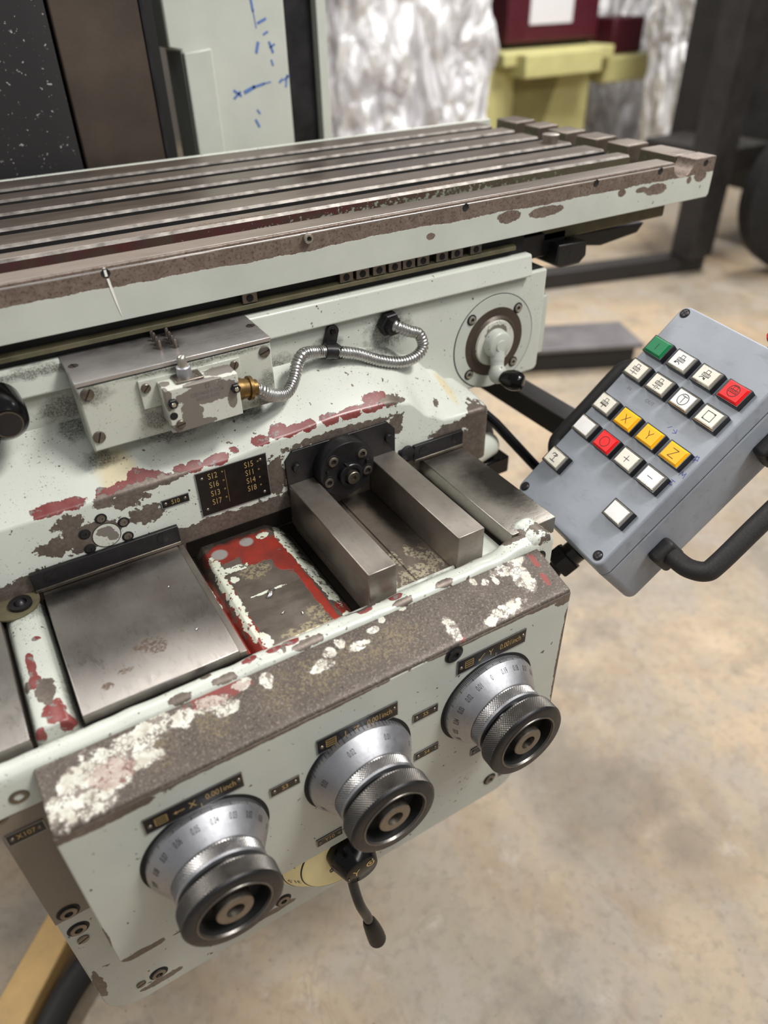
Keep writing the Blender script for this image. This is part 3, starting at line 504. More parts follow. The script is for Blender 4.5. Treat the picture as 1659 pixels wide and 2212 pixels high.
# ------------------------------------------------------------------ dials
def knurl(r, y0, y1, na, ny, d):
    m = MB(); rings = []
    for j in range(ny + 1):
        y = y0 + (y1 - y0) * j / ny
        rings.append([m.bm.verts.new(((r + (d if (i + j) % 2 else -d) * (1 if 0 < j < ny else 0)) * math.sin(2 * math.pi * i / na), y, (r + (d if (i + j) % 2 else -d) * (1 if 0 < j < ny else 0)) * math.cos(2 * math.pi * i / na))) for i in range(na)])
    for j, (A, B) in enumerate(zip(rings, rings[1:])):
        for i in range(na):
            a, b, c, e = A[i], A[(i + 1) % na], B[(i + 1) % na], B[i]
            for f in (((a, b, c), (a, c, e)) if (i + j) % 2 == 0 else ((a, b, e), (b, c, e))): m.bm.faces.new(f)
    return m
def off(m, o):
    for v in m.bm.verts: v.co += Vector(o)
    return m
def dial(x, z, lab, nums, div, face, numy=-.0165):
    o = (x, 0, z); t = thing('feed_dial', lab, 'dial', (x, 0, z), 'graduated feed dials on the housing front')
    L = lambda prof, n=72: MB().lathe(prof, o, NY, n)
    mk('recess_ring', L([(0, .0655), (.0006, .0655), (.0006, .060)]), 'black_gap', t)
    mk('graduated_ring', L([(.0003, .0615), (.0085, .0615), (.0098, .0606), (.030, .0475), (.031, .0465), (.031, .030)], 96), 'satin_aluminium', t, ang=25)
    tk = MB(); n = div
    for i in range(n):
        a = 2 * math.pi * i / n + R(face); s_, c_ = math.sin(a), math.cos(a); l = .0075 if i % 10 == 0 else (.0055 if i % 5 == 0 else .004); wv = .0003
        tx, tz = c_ * wv, -s_ * wv; r = .06165
        tk.raw([(x + s_ * r - tx, -.0012, z + c_ * r - tz), (x + s_ * r + tx, -.0012, z + c_ * r + tz), (x + s_ * r + tx, -.0012 - l, z + c_ * r + tz), (x + s_ * r - tx, -.0012 - l, z + c_ * r - tz)], [(0, 1, 2, 3)])
    mk('graduation_mark', tk, 'black_ink', t, kind='stuff', recalc=False)
    nm = MB(); sl = (.0606 - .0475) / (.030 - .0098)
    for s_, a in nums:
        V, F = text_geo(s_); vs = []
        for u, v in V:
            y = numy + v * .0078; r = .0606 - (-y - .0098) * sl + .00012; th = R(a) + u * .0078 * .62 / r
            vs.append((x + r * math.sin(th), y, z + r * math.cos(th)))
        nm.raw(vs, F)
    mk('numeral', nm, 'black_ink', t, kind='stuff', recalc=False)
    mk('knurled_ring', off(knurl(.0450, -.0312, -.0445, 190, 9, .00055), o), 'knurled_light', t, flat=True)
    mk('bright_collar', L([(.0440, .0455), (.0465, .0450), (.0470, .0435), (.0472, .035)]), 'satin_aluminium', t)
    mk('neck', L([(.046, .0395), (.0545, .0395), (.0552, .036)]), 'gloss_black', t)
    mk('knurled_grip', off(knurl(.0490, -.0545, -.0715, 210, 12, .00055), o), 'knurled_dark', t, flat=True)
    mk('grip_face', L([(.0545, .038), (.0545, .0488), (.0546, .0489)]), 'dark_steel', t)
    mk('front_ring', L([(.0712, .0489), (.0735, .0478), (.0745, .0462), (.0745, .0370), (.0738, .0368)]), 'dark_steel', t)
    mk('inner_ring', L([(.0738, .0374), (.0754, .0366), (.0754, .0350), (.0730, .0340)]), 'knurled_dark', t); mk('well_wall', L([(.0732, .0341), (.058, .0335), (.058, .010)]), 'black_gap', t)
    mk('hub_boss', L([(.058, .0182), (.0735, .0182), (.0745, .0172), (.0745, .0088), (.066, .0080), (.066, 0)]), 'worn_bolt', t)
    mk('hub_socket', L([(.0662, .0079), (.0662, 0)], 20), 'black_gap', t)
    return t
dial(.035, .866, 'feed dial at left, the largest, under the X label plate', [('0.%02d' % k, 10.7 - 19.0 * (k - 4)) for k in range(1, 10)] + [('0', 86)], 200, 10.7)
dial(.206, .866, 'feed dial in the middle under the Z label plate', [('0', 71), ('0.01', 27.5), ('0.02', -17.5), ('0.03', -62.5), ('0.04', -107.5), ('0.05', -152)], 80, 27.5, -.018)
dial(.3776, .866, 'feed dial at right under the Y label plate', [('0', -10.2)] + [('0.%d' % k, -10.2 + 17.6 * (20 - k)) for k in (19, 18, 17, 16)] + [('0.%02d' % k, -10.2 - 17.6 * k) for k in range(1, 8)], 200, -10.2)

# ------------------------------------------------------------------ yellow speed drum, hub, crank
t = thing('speed_drum', 'pale yellow speed drum with black numerals under the dial housing', 'dial', (.187, .05, .61))
mk('drum', MB().lathe([(0, 0), (0, .086), (.020, .088), (.024, .0875), (.032, .080), (.048, .0605), (.0493, .0575), (.0488, .054), (.0484, .051), (.0494, .040), (.0494, 0)], (.187, .060, .686), NY, 80), 'yellow_paint', t, ang=50)
nm = MB()
for s_, A_ in (('31.5', 256), ('25', 287)):
    V, F = text_geo(s_); vs = []
    for u, v in V:
        r = .0705 + u * .0098 * .772 + .0003; th = R(A_) - v * .0125 / .0705; vs.append((.187 + r * math.sin(th), .0200 + u * .0098 * .634 - .0003, .686 + r * math.cos(th)))
    nm.raw(vs, F)
mk('numeral', nm, 'black_ink', t, kind='stuff', recalc=False)
mk('ring_line', MB().lathe([(.0470, .0620), (.0482, .0606)], (.187, .0600, .686), NY, 80), 'black_ink', t, recalc=False)
mk('ring_line', MB().lathe([(.0315, .0808), (.0326, .0796)], (.187, .0599, .686), NY, 80), 'black_ink', t, recalc=False)
t = thing('crank_handle', 'black crank lever with teardrop knob hanging under the middle dial', 'lever', (.187, -.01, .52))
mk('hub', MB().lathe([(0, 0), (0, .0300), (.014, .0300), (.018, .0290), (.038, .0218), (.0386, .0210), (.0386, 0)], (.189, .0150, .6965), NY, 48), 'gloss_black', t)
L = MB(); y = -.0240; L.text('Y', .017, (.1815, y, .6965), UX, UZ); L.lathe([(0, .0035), (0, .0055)], (.2005, y, .702), NY, 24); L.lathe([(0, 0), (0, .002)], (.2005, y, .702), NY, 16)
mk('emblem', L, 'gold_ink', t, flat=True, recalc=False)
screws([((.171, -.0231, .692), .0018, .2), ((.203, -.0231, .708), .0018, .2), ((.1600, .0, .688), .003, .2)], NY, t)
mk('arm', MB().tube(smooth_path([(.179, -.012, .682), (.1785, -.022, .655), (.180, -.0305, .632), (.186, -.033, .605), (.1895, -.033, .585)]), .0062, 14), 'black_plastic', t)
kp = smooth_path([(.1885, -.033, .590), (.1905, -.033, .578), (.1945, -.033, .555), (.1985, -.033, .530), (.1998, -.033, .5205)], 6); n = len(kp)
rr = [.0068 + .0052 * math.sin(min(1, i / (n - 1) * 1.25) * 1.5) * 1.0 for i in range(n)]; rr[-1] = .004; rr[-2] = .0088; rr[-3] = .0108
mk('knob', MB().tube(kp, rr, 20), 'knob_black', t, ang=80)

# ------------------------------------------------------------------ saddle (nose casting, back wall, guideway)
sa = thing('saddle_casting', 'pale green saddle casting with chipped red-edged nose under the table', 'machine casting', (.2, .4, .97))
def interp(x, T):
    if x <= T[0][0]: return T[0][1]
    for (a, va), (b, vb) in zip(T, T[1:]):
        if x <= b:
            k = (x - a) / (b - a); k = k * k * (3 - 2 * k); return va + (vb - va) * k
    return T[-1][1]
ZF = [(.20, 1.100), (.27, 1.1075), (.355, 1.113), (.425, 1.1105), (.45, 1.103), (.49, 1.072), (.512, 1.060), (.53, 1.0575), (.58, 1.0565)]
ZB = [(.40, 1.158), (.46, 1.148), (.50, 1.126), (.54, 1.093), (.57, 1.070), (.60, 1.060)]
m = MB(); rings = []; XE = .5935; rc = .016
xs = [-.30 + .02 * i for i in range(25)] + [.19 + .008 * i for i in range(49)]; xs = [x for x in xs if x < XE - rc] + [XE - rc + rc * math.sin(R(a)) for a in range(0, 91, 15)]
for x in xs:
    e = max(0, x - (XE - rc)); dy = rc - math.sqrt(max(0, rc * rc - e * e)); zf, zb = interp(x, ZF) - dy * .8, interp(x, ZB) - dy * .8; y0 = .290 + dy
    zl = .978 if x < .545 else .972; r = .007; sl = math.atan2(zb - zf, .37 - .29)
    pr = [(.40, .93 if x < .545 else .972), (y0, zl - .0 if x >= .545 else zl), (y0, zl + .02), (y0, 1.03), (y0, zf - r)]
    for k in range(1, 6):
        a = R(180) - (R(90) - sl) * k / 5; pr.append((y0 + r + r * math.cos(a), zf - r + r * math.sin(a)))
    ys, zs = pr[-1]
    for k in range(1, 9):
        f = k / 8; pr.append((ys + (.372 - ys) * f, zs + (zb - zs) * f + .003 * math.sin(f * math.pi) * (1 if f < 1 else 0)))
    pr.append((.40, zb)); rings.append([m.bm.verts.new((x, a, b)) for a, b in pr])
for A, B in zip(rings, rings[1:]):
    for j in range(len(A) - 1): m.bm.faces.new((A[j], A[j + 1], B[j + 1], B[j]))
m.bm.faces.new(rings[-1][::-1]); m.bm.faces.new(rings[0])
mk('nose', m, 'paint_nose', sa, ang=50)
mk('back_wall', MB().prism(rrect(-.35, .7435, 1.040, 1.1990, .01, 4, (0, 0, 0, 1)), 'y', .370, .80), 'paint_wall', sa, .003)
m = MB().prism([(.362, 1.1965), (.360, 1.1985), (.3615, 1.205), (.3650, 1.2255), (.3675, 1.2272), (.380, 1.2272), (.380, 1.2240), (.80, 1.2240), (.80, 1.1965)], 'x', -.35, .7065)
mk('upper_band', m, 'paint_wall', sa, .0015)
mk('end_recess', MB().box(.708, .741, .376, .50, 1.1985, 1.2000), 'black_gap', sa)
mk('side_cover', MB().box(.7437, .783, .402, .62, 1.046, 1.143), 'paint_plain', sa, .003)
mk('guideway_strip', MB().prism([(.3695, 1.2358), (.3695, 1.2412), (.374, 1.2432), (.60, 1.2432), (.60, 1.2358)], 'x', -.35, .680), 'olive_grime', sa, .0008)
mk('guideway_core', MB().box(-.35, .700, .3785, .79, 1.222, 1.257), 'black_gap', sa)
for i, x in enumerate((.276, .4035, .4265, .4505, .4735, .4945, .5165, .5460, .5700, .6010)):
    d = mk('stop_dog', MB().box(x, x + .0185, .3690, .380, 1.2433, 1.2575), 'worn_bolt', sa, .0006)
    mk('bolt_hole', MB().lathe([(0, 0), (0, .0045)], (x + .009, .3687, 1.2490), NY, 14), 'black_gap', d)
# hub on the right of the wall
hb = thing('lever_hub', 'round flanged hub with worn brown ring on the saddle wall', 'hub', (.6525, .37, 1.035))
mk('flange_seam', MB().lathe([(.0002, .0722), (.0006, .0722), (.0006, .0712), (.0002, .0712)], (.6525, .3700, 1.1075), NY, 72), 'black_gap', hb)
mk('flange', MB().lathe([(0, 0), (0, .0712), (.0012, .0708), (.0012, 0)], (.6525, .3700, 1.1075), NY, 72), 'paint_plain', hb)
mk('worn_ring', MB().lathe([(.0012, .0522), (.0017, .0518), (.0019, .040), (.006, .0365), (.006, .030)], (.6525, .37, 1.1075), NY, 64), 'brown_plate', hb)
mk('inner_disc', MB().lathe([(.006, .0345), (.009, .0335), (.009, 0)], (.6495, .37, 1.1085), NY, 48), 'paint_switch', hb)
for x, z in ((.609, 1.1508), (.6923, 1.1512), (.692, 1.0665), (.6091, 1.0663)):
    socket_bolt((x, .3686, z), .0058, NY, hb, mat='bezel_metal', h=.0024)
lv = thing('clamp_lever', 'short white lever with black ball knob on the round hub', 'lever', (.64, .34, 1.08))
mk('boss', MB().lathe([(0, 0), (0, .0215), (.010, .0205), (.014, .0190), (.0150, .0175), (.0150, 0)], (.6480, .3615, 1.1105), NY, 40), 'paint_plain', lv, .0)
mk('cap', MB().lathe([(0, 0), (0, .0085), (.0015, .0082), (.0018, 0)], (.6480, .3465, 1.1105), NY, 28), 'paint_cabinet', lv)
mk('arm', MB().tube(smooth_path([(.6475, .3530, 1.100), (.645, .349, 1.086), (.6425, .344, 1.070), (.642, .342, 1.066)]), [.0105] * 8 + [.010] * 8 + [.011] * 9, 16), 'paint_plain', lv)
mk('socket_boss', MB().ball((.642, .342, 1.0700), .0135, 20, (1, 1, 1.15)), 'paint_plain', lv)
mk('ball_knob', MB().tube(smooth_path([(.643, .335, 1.068), (.646, .325, 1.068), (.650, .316, 1.068), (.654, .307, 1.068), (.657, .301, 1.068)], 5), [.006 + .009 * math.sin(i / 20 * 2.6 + .2) for i in range(20)] + [.005], 18), 'gloss_black', lv, ang=80)

# front wall fittings
hp_ = thing('bearing_plate', 'black chamfered plate with round four-bolt bearing cap between the guide bars', 'bearing', (.35, .288, 1.03))
poly = [(.2726, 1.020), (.2726, 1.0722), (.2830, 1.0842), (.4180, 1.0842), (.4295, 1.0705), (.4295, 1.020)]
mk('back_plate', MB().prism(poly, 'y', .2862, .2898), 'dark_steel', hp_, .0006)
mk('bearing_cap', MB().lathe([(0, 0), (0, .0395), (.017, .0395), (.0195, .0378), (.0195, 0)], (.3472, .2862, 1.0470), NY, 64), 'dark_steel', hp_)
for x, z in ((.3272, 1.0652), (.3682, 1.0640), (.3750, 1.0365), (.3195, 1.0370)):
    mk('counterbore', MB().lathe([(0, .0068), (.0003, .0088), (.0006, .0085), (.0006, .0065)], (x, .2667, z), NY, 24), 'black_gap', hp_)
    b = mk('socket_bolt', MB().lathe([(0, 0), (0, .0066), (.0022, .0066), (.0028, .0058), (.0028, .0036), (.001, .0034), (.001, 0)], (x, .2667, z), NY, 24), 'worn_bolt', hp_)
    mk('hex_socket', MB().lathe([(.0012, 0), (.0012, .0034)], (x, .2667, z), NY, 6), 'black_gap', b)
mk('hub_nut', MB().lathe([(0, .0165), (.006, .0165), (.0072, .0155), (.0072, .0115), (.005, .0105), (.005, 0)], (.3492, .2667, 1.0405), NY, 40), 'dark_steel', hp_)
mk('shaft_end', MB().lathe([(.004, .0088), (.011, .0088), (.0118, .008), (.0118, .0034), (.009, .0028), (.009, 0)], (.3500, .2667, 1.0390), NY, 32), 'worn_bolt', hp_)
mk('nut_notch', MB().box(.3425, .3455, .2590, .2665, 1.0530, 1.0575), 'black_gap', hp_)
screws([((.2864, .2862, 1.0602), .006, .9), ((.4189, .2862, 1.0602), .006, .9), ((.3190, .2667, 1.0523), .0028, .4), ((.3752, .2667, 1.0519), .0028, .4)], NY, hp_, 'dark_steel', .004)
st_ = thing('wiper_strip', 'long black wiper strip behind the wide slideway plate', 'wiper strip', (.05, .287, 1.009))
mk('strip', MB().box(-.0345, .1300, .2845, .2898, 1.0125, 1.0345), 'dark_steel', st_, .0007); mk('felt', MB().box(-.034, .1295, .283, .2896, 1.0085, 1.0128), 'worn_bolt', st_, .0005)
screws([((-.0155, .2845, 1.0250), .0068, .75), ((.1101, .2845, 1.0250), .0068, 1.5)], NY, st_, 'dark_steel', .0006)
st_ = thing('wiper_strip', 'short black wiper strip behind the narrow right slideway plate', 'wiper strip', (.5, .287, 1.009))
mk('strip', MB().box(.4590, .5400, .2845, .2898, 1.0125, 1.0340), 'dark_steel', st_, .0007); mk('felt', MB().box(.4595, .5395, .283, .2896, 1.0085, 1.0128), 'worn_bolt', st_, .0005)
screws([((.4735, .2845, 1.0235), .0068, .1), ((.5276, .2845, 1.0250), .0068, 1.9)], NY, st_, 'dark_steel', .0006)
gs = thing('gib_screw', 'large slotted gib screw at the left end of the short wiper strip', 'screw', (.447, .288, 1.02))
mk('block', MB().box(.4365, .4575, .2850, .2898, 1.0130, 1.0330), 'dark_steel', gs, .0006)
screws([((.4470, .2850, 1.0290), .0105, .05)], NY, gs, 'dark_steel', .004)
cv = thing('round_cover', 'round chipped cover disc ringed by four screws on the front wall', 'cover', (.0532, .29, 1.04))
mk('seam', MB().lathe([(.0002, .0158), (.0004, .0158), (.0004, .0150)], (.0532, .29, 1.0500), NY, 40), 'black_gap', cv)
mk('disc', MB().lathe([(0, 0), (0, .0150), (.0006, .0148), (.0006, 0)], (.0532, .29, 1.0500), NY, 40), 'paint_switch', cv)
for x, z in ((.0525, 1.0735), (.0317, 1.0602), (.0742, 1.0598), (.0745, 1.0395), (.0322, 1.0395)):
    mk('counterbore', MB().lathe([(.0002, .0040), (.0005, .0066), (.0007, .0062), (.0007, .0040)], (x, .29, z), NY, 20), 'black_gap', cv)
    mk('plug_screw', MB().lathe([(0, 0), (0, .0048), (.0014, .0044), (.0014, .002), (.0005, .0018), (.0005, 0)], (x, .29, z), NY, 18), 'worn_bolt' if x > .05 else 'dark_steel', cv)

# ------------------------------------------------------------------ switch box with steel lid
bx = thing('switch_box', 'pale green box with ground steel lid bolted to the saddle under the table', 'switch box', (.178, .35, 1.13))
mk('body', MB().box(.0700, .2868, .3252, .372, 1.134, 1.2105), 'paint_box', bx, .002)
mk('lid_gasket', MB().box(.0706, .2862, .3258, .372, 1.2103, 1.2122), 'black_gap', bx)
mk('lid', MB().box(.0692, .2872, .3238, .3575, 1.2120, 1.2172), 'cover_steel', bx, .0007)
mk('lid_back', MB().box(.0692, .2872, .3575, .4100, 1.2120, 1.2172), 'cover_steel', bx)
for i in range(4):
    for j in range(2):
        mk('contact_pin', MB().lathe([(0, 0), (0, .0036), (.001, .0036), (.001, .0022), (.0085, .0022), (.0100, .0014), (.0103, 0)], (.1706 + j * .0160 + i * .0006, .3615 - j * .006 + i * .0125, 1.2172), UZ, 14), 'worn_bolt', bx)
screws([((.0780, .3690, 1.2170), .0055, .2), ((.2805, .3670, 1.2170), .0055, .2)], UZ, bx, 'worn_bolt', .0006)
screws([((.0788, .3252, 1.2025), .0070, 1.0), ((.2780, .3252, 1.2010), .0068, .3), ((.0785, .3252, 1.1514), .0068, 1.2), ((.2810, .3252, 1.1420), .0068, .4)], NY, bx, 'worn_bolt', .0022)
sw = thing('limit_switch', 'chipped pale green limit switch with steel plunger on the switch box', 'limit switch', (.19, .31, 1.14))
mk('mount_plate', MB().box(.1308, .2462, .3205, .3250, 1.1705, 1.2040), 'paint_box', sw, .0008)
mk('body', MB().prism([(.1500, 1.1560), (.1500, 1.1995), (.2318, 1.1995), (.2318, 1.1500), (.2318, 1.1490), (.1560, 1.1475)], 'y', .2925, .3205), 'paint_switch', sw, .0026, 3)
mk('base', MB().box(.151, .231, .300, .3205, 1.144, 1.150), 'paint_switch', sw, .002)
mk('cable_notch', MB().lathe([(0, 0), (0, .0045)], (.1545, .2922, 1.1690), NY, 16), 'black_gap', sw)
mk('plunger_base', MB().box(.1655, .1970, .3000, .3275, 1.1995, 1.2022), 'worn_bolt', sw, .0012)
mk('plunger_sleeve', MB().lathe([(0, 0), (0, .0085), (.0095, .0078), (.0105, .0068), (.0105, 0)], (.1800, .3150, 1.2020), UZ, 32), 'satin_aluminium', sw)
mk('plunger_pin', MB().lathe([(0, 0), (0, .0053), (.0080, .0053), (.0110, .0042), (.0126, .0022), (.0130, 0)], (.1800, .3150, 1.2120), UZ, 24), 'bezel_metal', sw)
screws([((.1704, .3240, 1.2022), .003, .5), ((.1915, .3060, 1.2022), .003, .2)], UZ, sw, 'worn_bolt', .0006)
screws([((.1375, .3205, 1.1955), .0052, .8), ((.2385, .3205, 1.1965), .0050, 1.2), ((.1600, .2925, 1.1580), .0050, .2)], NY, sw, 'worn_bolt', .003)
for x, z in ((.1560, 1.1842), (.2268, 1.1830)):
    nt = mk('hex_nut', MB().lathe([(0, 0), (0, .0057), (.0035, .0057), (.0042, .0048), (.0042, 0)], (x, .2925, z), NY, 6), 'dark_steel', sw)
    mk('stud', MB().lathe([(0, 0), (.005, 0), (.005, .0026), (.006, .0022), (.006, 0)], (x, .2925, z), NY, 14), 'bezel_metal', nt)
L = MB(); yy = .2922
for s_, dz in (('СДЕЛАНО В СССР', 1.1868), ('МП2302 УХЛ3', 1.1808)): L.text(s_, .0052, (.1955, yy, dz), UX, UZ, .8)
L.bar((.1945, yy, 1.1925), (.1985, yy, 1.1925), .0004, NY, .0001); L.bar((.1945, yy, 1.1965), (.1985, yy, 1.1965), .0004, NY, .0001); L.bar((.1945, yy, 1.1925), (.1945, yy, 1.1965), .0004, NY, .0001); L.bar((.1985, yy, 1.1925), (.1985, yy, 1.1965), .0004, NY, .0001)
L.lathe([(0, .0026), (0, .0030)], (.2110, yy, 1.1930), NY, 20)
mk('embossed_text', L, 'cart_grey', sw, flat=True, recalc=False)
bx.location = (.1720, .3241, 1.1441); bx.scale = (.9664,) * 3
sw.location = (.1836, .2855, 1.1538); sw.scale = (.9664,) * 3
# conduit
cdt = thing('flexible_conduit', 'ribbed metal conduit looping from the limit switch to the hex nut', 'conduit', (.37, .34, 1.15))
path = smooth_path([(.2406, .2816, 1.1833), (.2513, .2816, 1.1780), (.2600, .2860, 1.1690), (.2759, .2976, 1.1571), (.2940, .3089, 1.1516), (.3094, .3212, 1.1590), (.3205, .3310, 1.1730), (.3330, .3370, 1.1800), (.3560, .3480, 1.1725), (.3735, .3480, 1.1690), (.3910, .3470, 1.1640), (.4115, .3450, 1.1570), (.4400, .3400, 1.1430), (.4690, .3350, 1.1350), (.4930, .3350, 1.1370), (.5060, .3380, 1.1480), (.5020, .3420, 1.1640), (.4890, .3450, 1.1700), (.4740, .3500, 1.1780), (.4690, .3600, 1.1800)], 14)
Ls = [0]
for a, b in zip(path, path[1:]): Ls.append(Ls[-1] + (b - a).length)
pp, rr, tot, d = [], [], Ls[-1], .00055; k = 0; s_ = 0
while s_ < tot:
    while k < len(Ls) - 2 and Ls[k + 1] < s_: k += 1
    f = (s_ - Ls[k]) / max(1e-9, Ls[k + 1] - Ls[k]); pp.append(path[k].lerp(path[k + 1], f)); ph = (s_ / .0042) % 1.0
    rr.append(.0078 if ph < .62 else .0064); s_ += d
mk('ribbed_sleeve', MB().tube(pp, rr, 16), 'conduit_steel', cdt, ang=70)
mk('gland_nut', MB().lathe([(0, 0), (0, .0125), (.006, .0125), (.0062, .0115), (.014, .0110), (.0142, .0135), (.018, .0135), (.0182, .009), (.024, .009), (.024, 0)], (.2235, .2816, 1.1862), (1, 0, -.15), 24), 'brass', cdt)
mk('hex_fitting', MB().lathe([(0, 0), (0, .0165), (.009, .0165), (.0105, .015), (.0105, .0125), (.018, .0125), (.0185, .009), (.0185, 0)], (.4690, .370, 1.1790), (.15, -1, -.15), 6), 'dark_steel', cdt)
cl = thing('conduit_clamp', 'black plastic clamp holding the ribbed conduit to the wall', 'clamp', (.38, .36, 1.16))
mk('saddle_loop', MB().tube([(.3655, .3482, 1.1708), (.3725, .3482, 1.1692), (.3815, .3476, 1.1668)], .0098, 18), 'black_plastic', cl)
mk('tab', MB().prism([(.3720, 1.1660), (.3900, 1.1640)] + [(.3868 + .0088 * math.cos(R(a)), 1.1860 + .0088 * math.sin(R(a))) for a in range(0, 181, 20)], 'y', .364, .3698), 'black_plastic', cl, .001)
mk('tab_web', MB().prism([(.3715, 1.158), (.389, 1.156), (.389, 1.174), (.3725, 1.176)], 'y', .342, .3645), 'black_plastic', cl, .002)
mk('screw', MB().lathe([(0, 0), (0, .0042), (.002, .0036), (.0026, 0)], (.3868, .364, 1.1865), NY, 16), 'gloss_black', cl)

# left lever hub
lh = thing('clamp_lever', 'black cylindrical lever hub with grey rod cut by the left frame edge', 'lever', (0, .33, 1.2))
mk('hub', MB().lathe([(0, 0), (0, .016), (.018, .016), (.020, .0235), (.044, .0235), (.060, .0215), (.0675, .0155), (.0675, 0)], (-.006, .3700, 1.2060), (.06, -1, -.05), 40), 'gloss_black', lh)
mk('end_cap', MB().lathe([(0, 0), (0, .0128), (.0015, .0124), (.0016, 0)], (-.0015, .3020, 1.2025), (.06, -1, -.05), 32), 'dark_steel', lh)
mk('rim', MB().lathe([(0, .0128), (.0012, .0128), (.0012, .0138), (0, .0138)], (-.0015, .3020, 1.2025), (.06, -1, -.05), 32), 'worn_bolt', lh)
mk('rod', MB().tube([(-.010, .325, 1.195), (-.060, .285, 1.135)], .0075, 16), 'dark_steel', lh)

# ------------------------------------------------------------------ milling table
tb = thing('milling_table', 'long slotted steel milling table with pale green front edge', 'machine table', (.4, .6, 1.257))
ZT = 1.316; XL = -.55; XR = 1.0525
mk('bed', MB().box(XL, XR, .3655, .838, 1.2578, 1.2860), 'table_channel', tb, .001)
cx0, cr = .9835, .0225
front = [(XL, 1.2575), (XR - .004, 1.2575), (XR, 1.2615), (XR, ZT), (cx0 + cr, ZT)] + [(cx0 + cr * math.cos(R(-a)), ZT - .001 + cr * .92 * math.sin(R(-a))) for a in range(0, 181, 15)] + [(cx0 - cr, ZT), (XL, ZT)]
m = MB().prism(front, 'y', .3600, .3950)
fr = mk('front_rail', m, 'rusty_rail_face', tb, .0022, 2)
mk('rail_top', MB().box(XL, cx0 - cr - .001, .3628, .3946, ZT - .001, ZT + .0003), 'table_steel', tb)
mk('bright_edge', MB().prism([(.3594, ZT - .0038), (.3640, ZT + .0006), (.3648, ZT - .0012), (.3602, ZT - .0056)], 'x', XL, cx0 - cr - .001), 'cover_steel', tb)
slots = [(.4696, .4936), (.5415, .5655), (.616, .640), (.689, .713), (.755, .779)]
ed = [.440] + [v for s in slots for v in s] + [.838]
ends = (.9535, .9530, .9500, .9420, .9500, .9480)
for i in range(6):
    y0, y1 = ed[2 * i], ed[2 * i + 1]; c = .0029
    pr = [(y0, 1.2855), (y0, ZT - c), (y0 + c * 1.15, ZT), (y1 - c, ZT), (y1, ZT - c), (y1, 1.2855)]
    mk('slot_strip', MB().prism(pr, 'x', XL, ends[i]), 'table_steel', tb, .0018, 2)
    mk('worn_slot_edge', MB().prism([(y0 - .0001, ZT - c), (y0 + c * 1.15 - .0001, ZT + .0001), (y0 + .001, ZT - c + .0002)], 'x', XL, ends[i] - .002), 'edge_steel', tb)
    mk('slot_side', MB().box(XL, ends[i] - .0003, y0 - .0002, y0 + .0002, 1.286, ZT - c), 'table_channel' if i == 0 else 'black_gap', tb)
be = [(.396, .4696)] + [(slots[i][1], slots[i + 1][0]) for i in range(4)] + [(.779, .838)]
for i, (y0, y1) in enumerate(be):
    mk('end_block', MB().box(1.0045, XR if i else XR - .0002, y0, y1, 1.2855, ZT), 'table_steel', tb, .0024, 3)
    mk('red_block_face', MB().box(1.0041, 1.0046, y0 + .002, y1 - .002, 1.287, ZT - .004), 'table_channel', tb)
mk('back_rail', MB().box(XL, .990, .8382, .846, 1.262, ZT + .0005), 'paint_rim', tb, .002)
for i, (x, z) in enumerate(((.1323, 1.3091), (.3592, 1.3075), (.5826, 1.3085), (.8059, 1.3085), (.9326, 1.3088), (1.0303, 1.3085))):
    mk('screw_hole', MB().lathe([(0, 0), (.0002, .0034), (.0006, .0046), (.0008, .0040), (.0004, .0030), (.0003, 0)], (x, .3600, z), NY, 20), 'black_gap', tb)
b = mk('socket_bolt', MB().lathe([(0, 0), (0, .0056), (.0046, .0056), (.0056, .0048), (.0056, .003), (.003, .0028), (.003, 0)], (.3595, .3598, 1.3070), NY, 24), 'bezel_metal', tb)
mk('hex_socket', MB().lathe([(.0032, 0), (.0032, .0028)], (.3595, .3598, 1.3070), NY, 6), 'black_gap', b)
mk('white_paint_run', MB().raw([(.1308, .3594, 1.3150), (.1332, .3594, 1.3150), (.1338, .3594, 1.3055), (.1310, .3594, 1.3055)], [(0, 1, 2, 3)]).raw([(.1318, .3594, 1.3035), (.1344, .3594, 1.3035), (.1358, .3594, 1.290), (.1372, .3594, 1.275), (.1384, .3594, 1.2625), (.1374, .3594, 1.2655), (.1352, .3594, 1.277), (.1330, .3594, 1.292)], [tuple(range(8))]), 'white_paint', tb, flat=True)
mk('under_rib', MB().box(.755, 1.008, .400, .80, 1.2255, 1.2578), 'olive_grime', tb, .003)
mk('dark_rail', MB().prism([(.70, 1.187), (.90, 1.185), (.93, 1.180), (1.012, 1.188), (1.025, 1.203), (.70, 1.213)], 'y', .45, .60), 'black_plastic', tb, .002)
m = MB().prism([(.7700, 1.2250), (.8255, 1.2225), (.8280, 1.2000), (.8160, 1.1905), (.7780, 1.1900), (.7680, 1.1960)], 'y', .380, .47); m2 = mk('stop_bracket', m, 'black_plastic', tb, .0025, 2)
mk('bracket_arm', MB().box(.705, .80, .40, .50, 1.205, 1.2395), 'black_plastic', tb, .002)
mk('bolt_hole', MB().lathe([(0, 0), (0, .0062)], (.7980, .3797, 1.2080), NY, 20), 'black_gap', tb)
o = mk('round_plug', MB().lathe([(0, 0), (0, .0125), (.003, .0128), (.010, .0145), (.0118, .0143), (.0126, .0125), (.0126, 0)], (.925, .592, 1.3160), UZ, 28), 'bar_steel', None)
tag(o, 'small round steel plug standing on the right end of the table', 'plug')

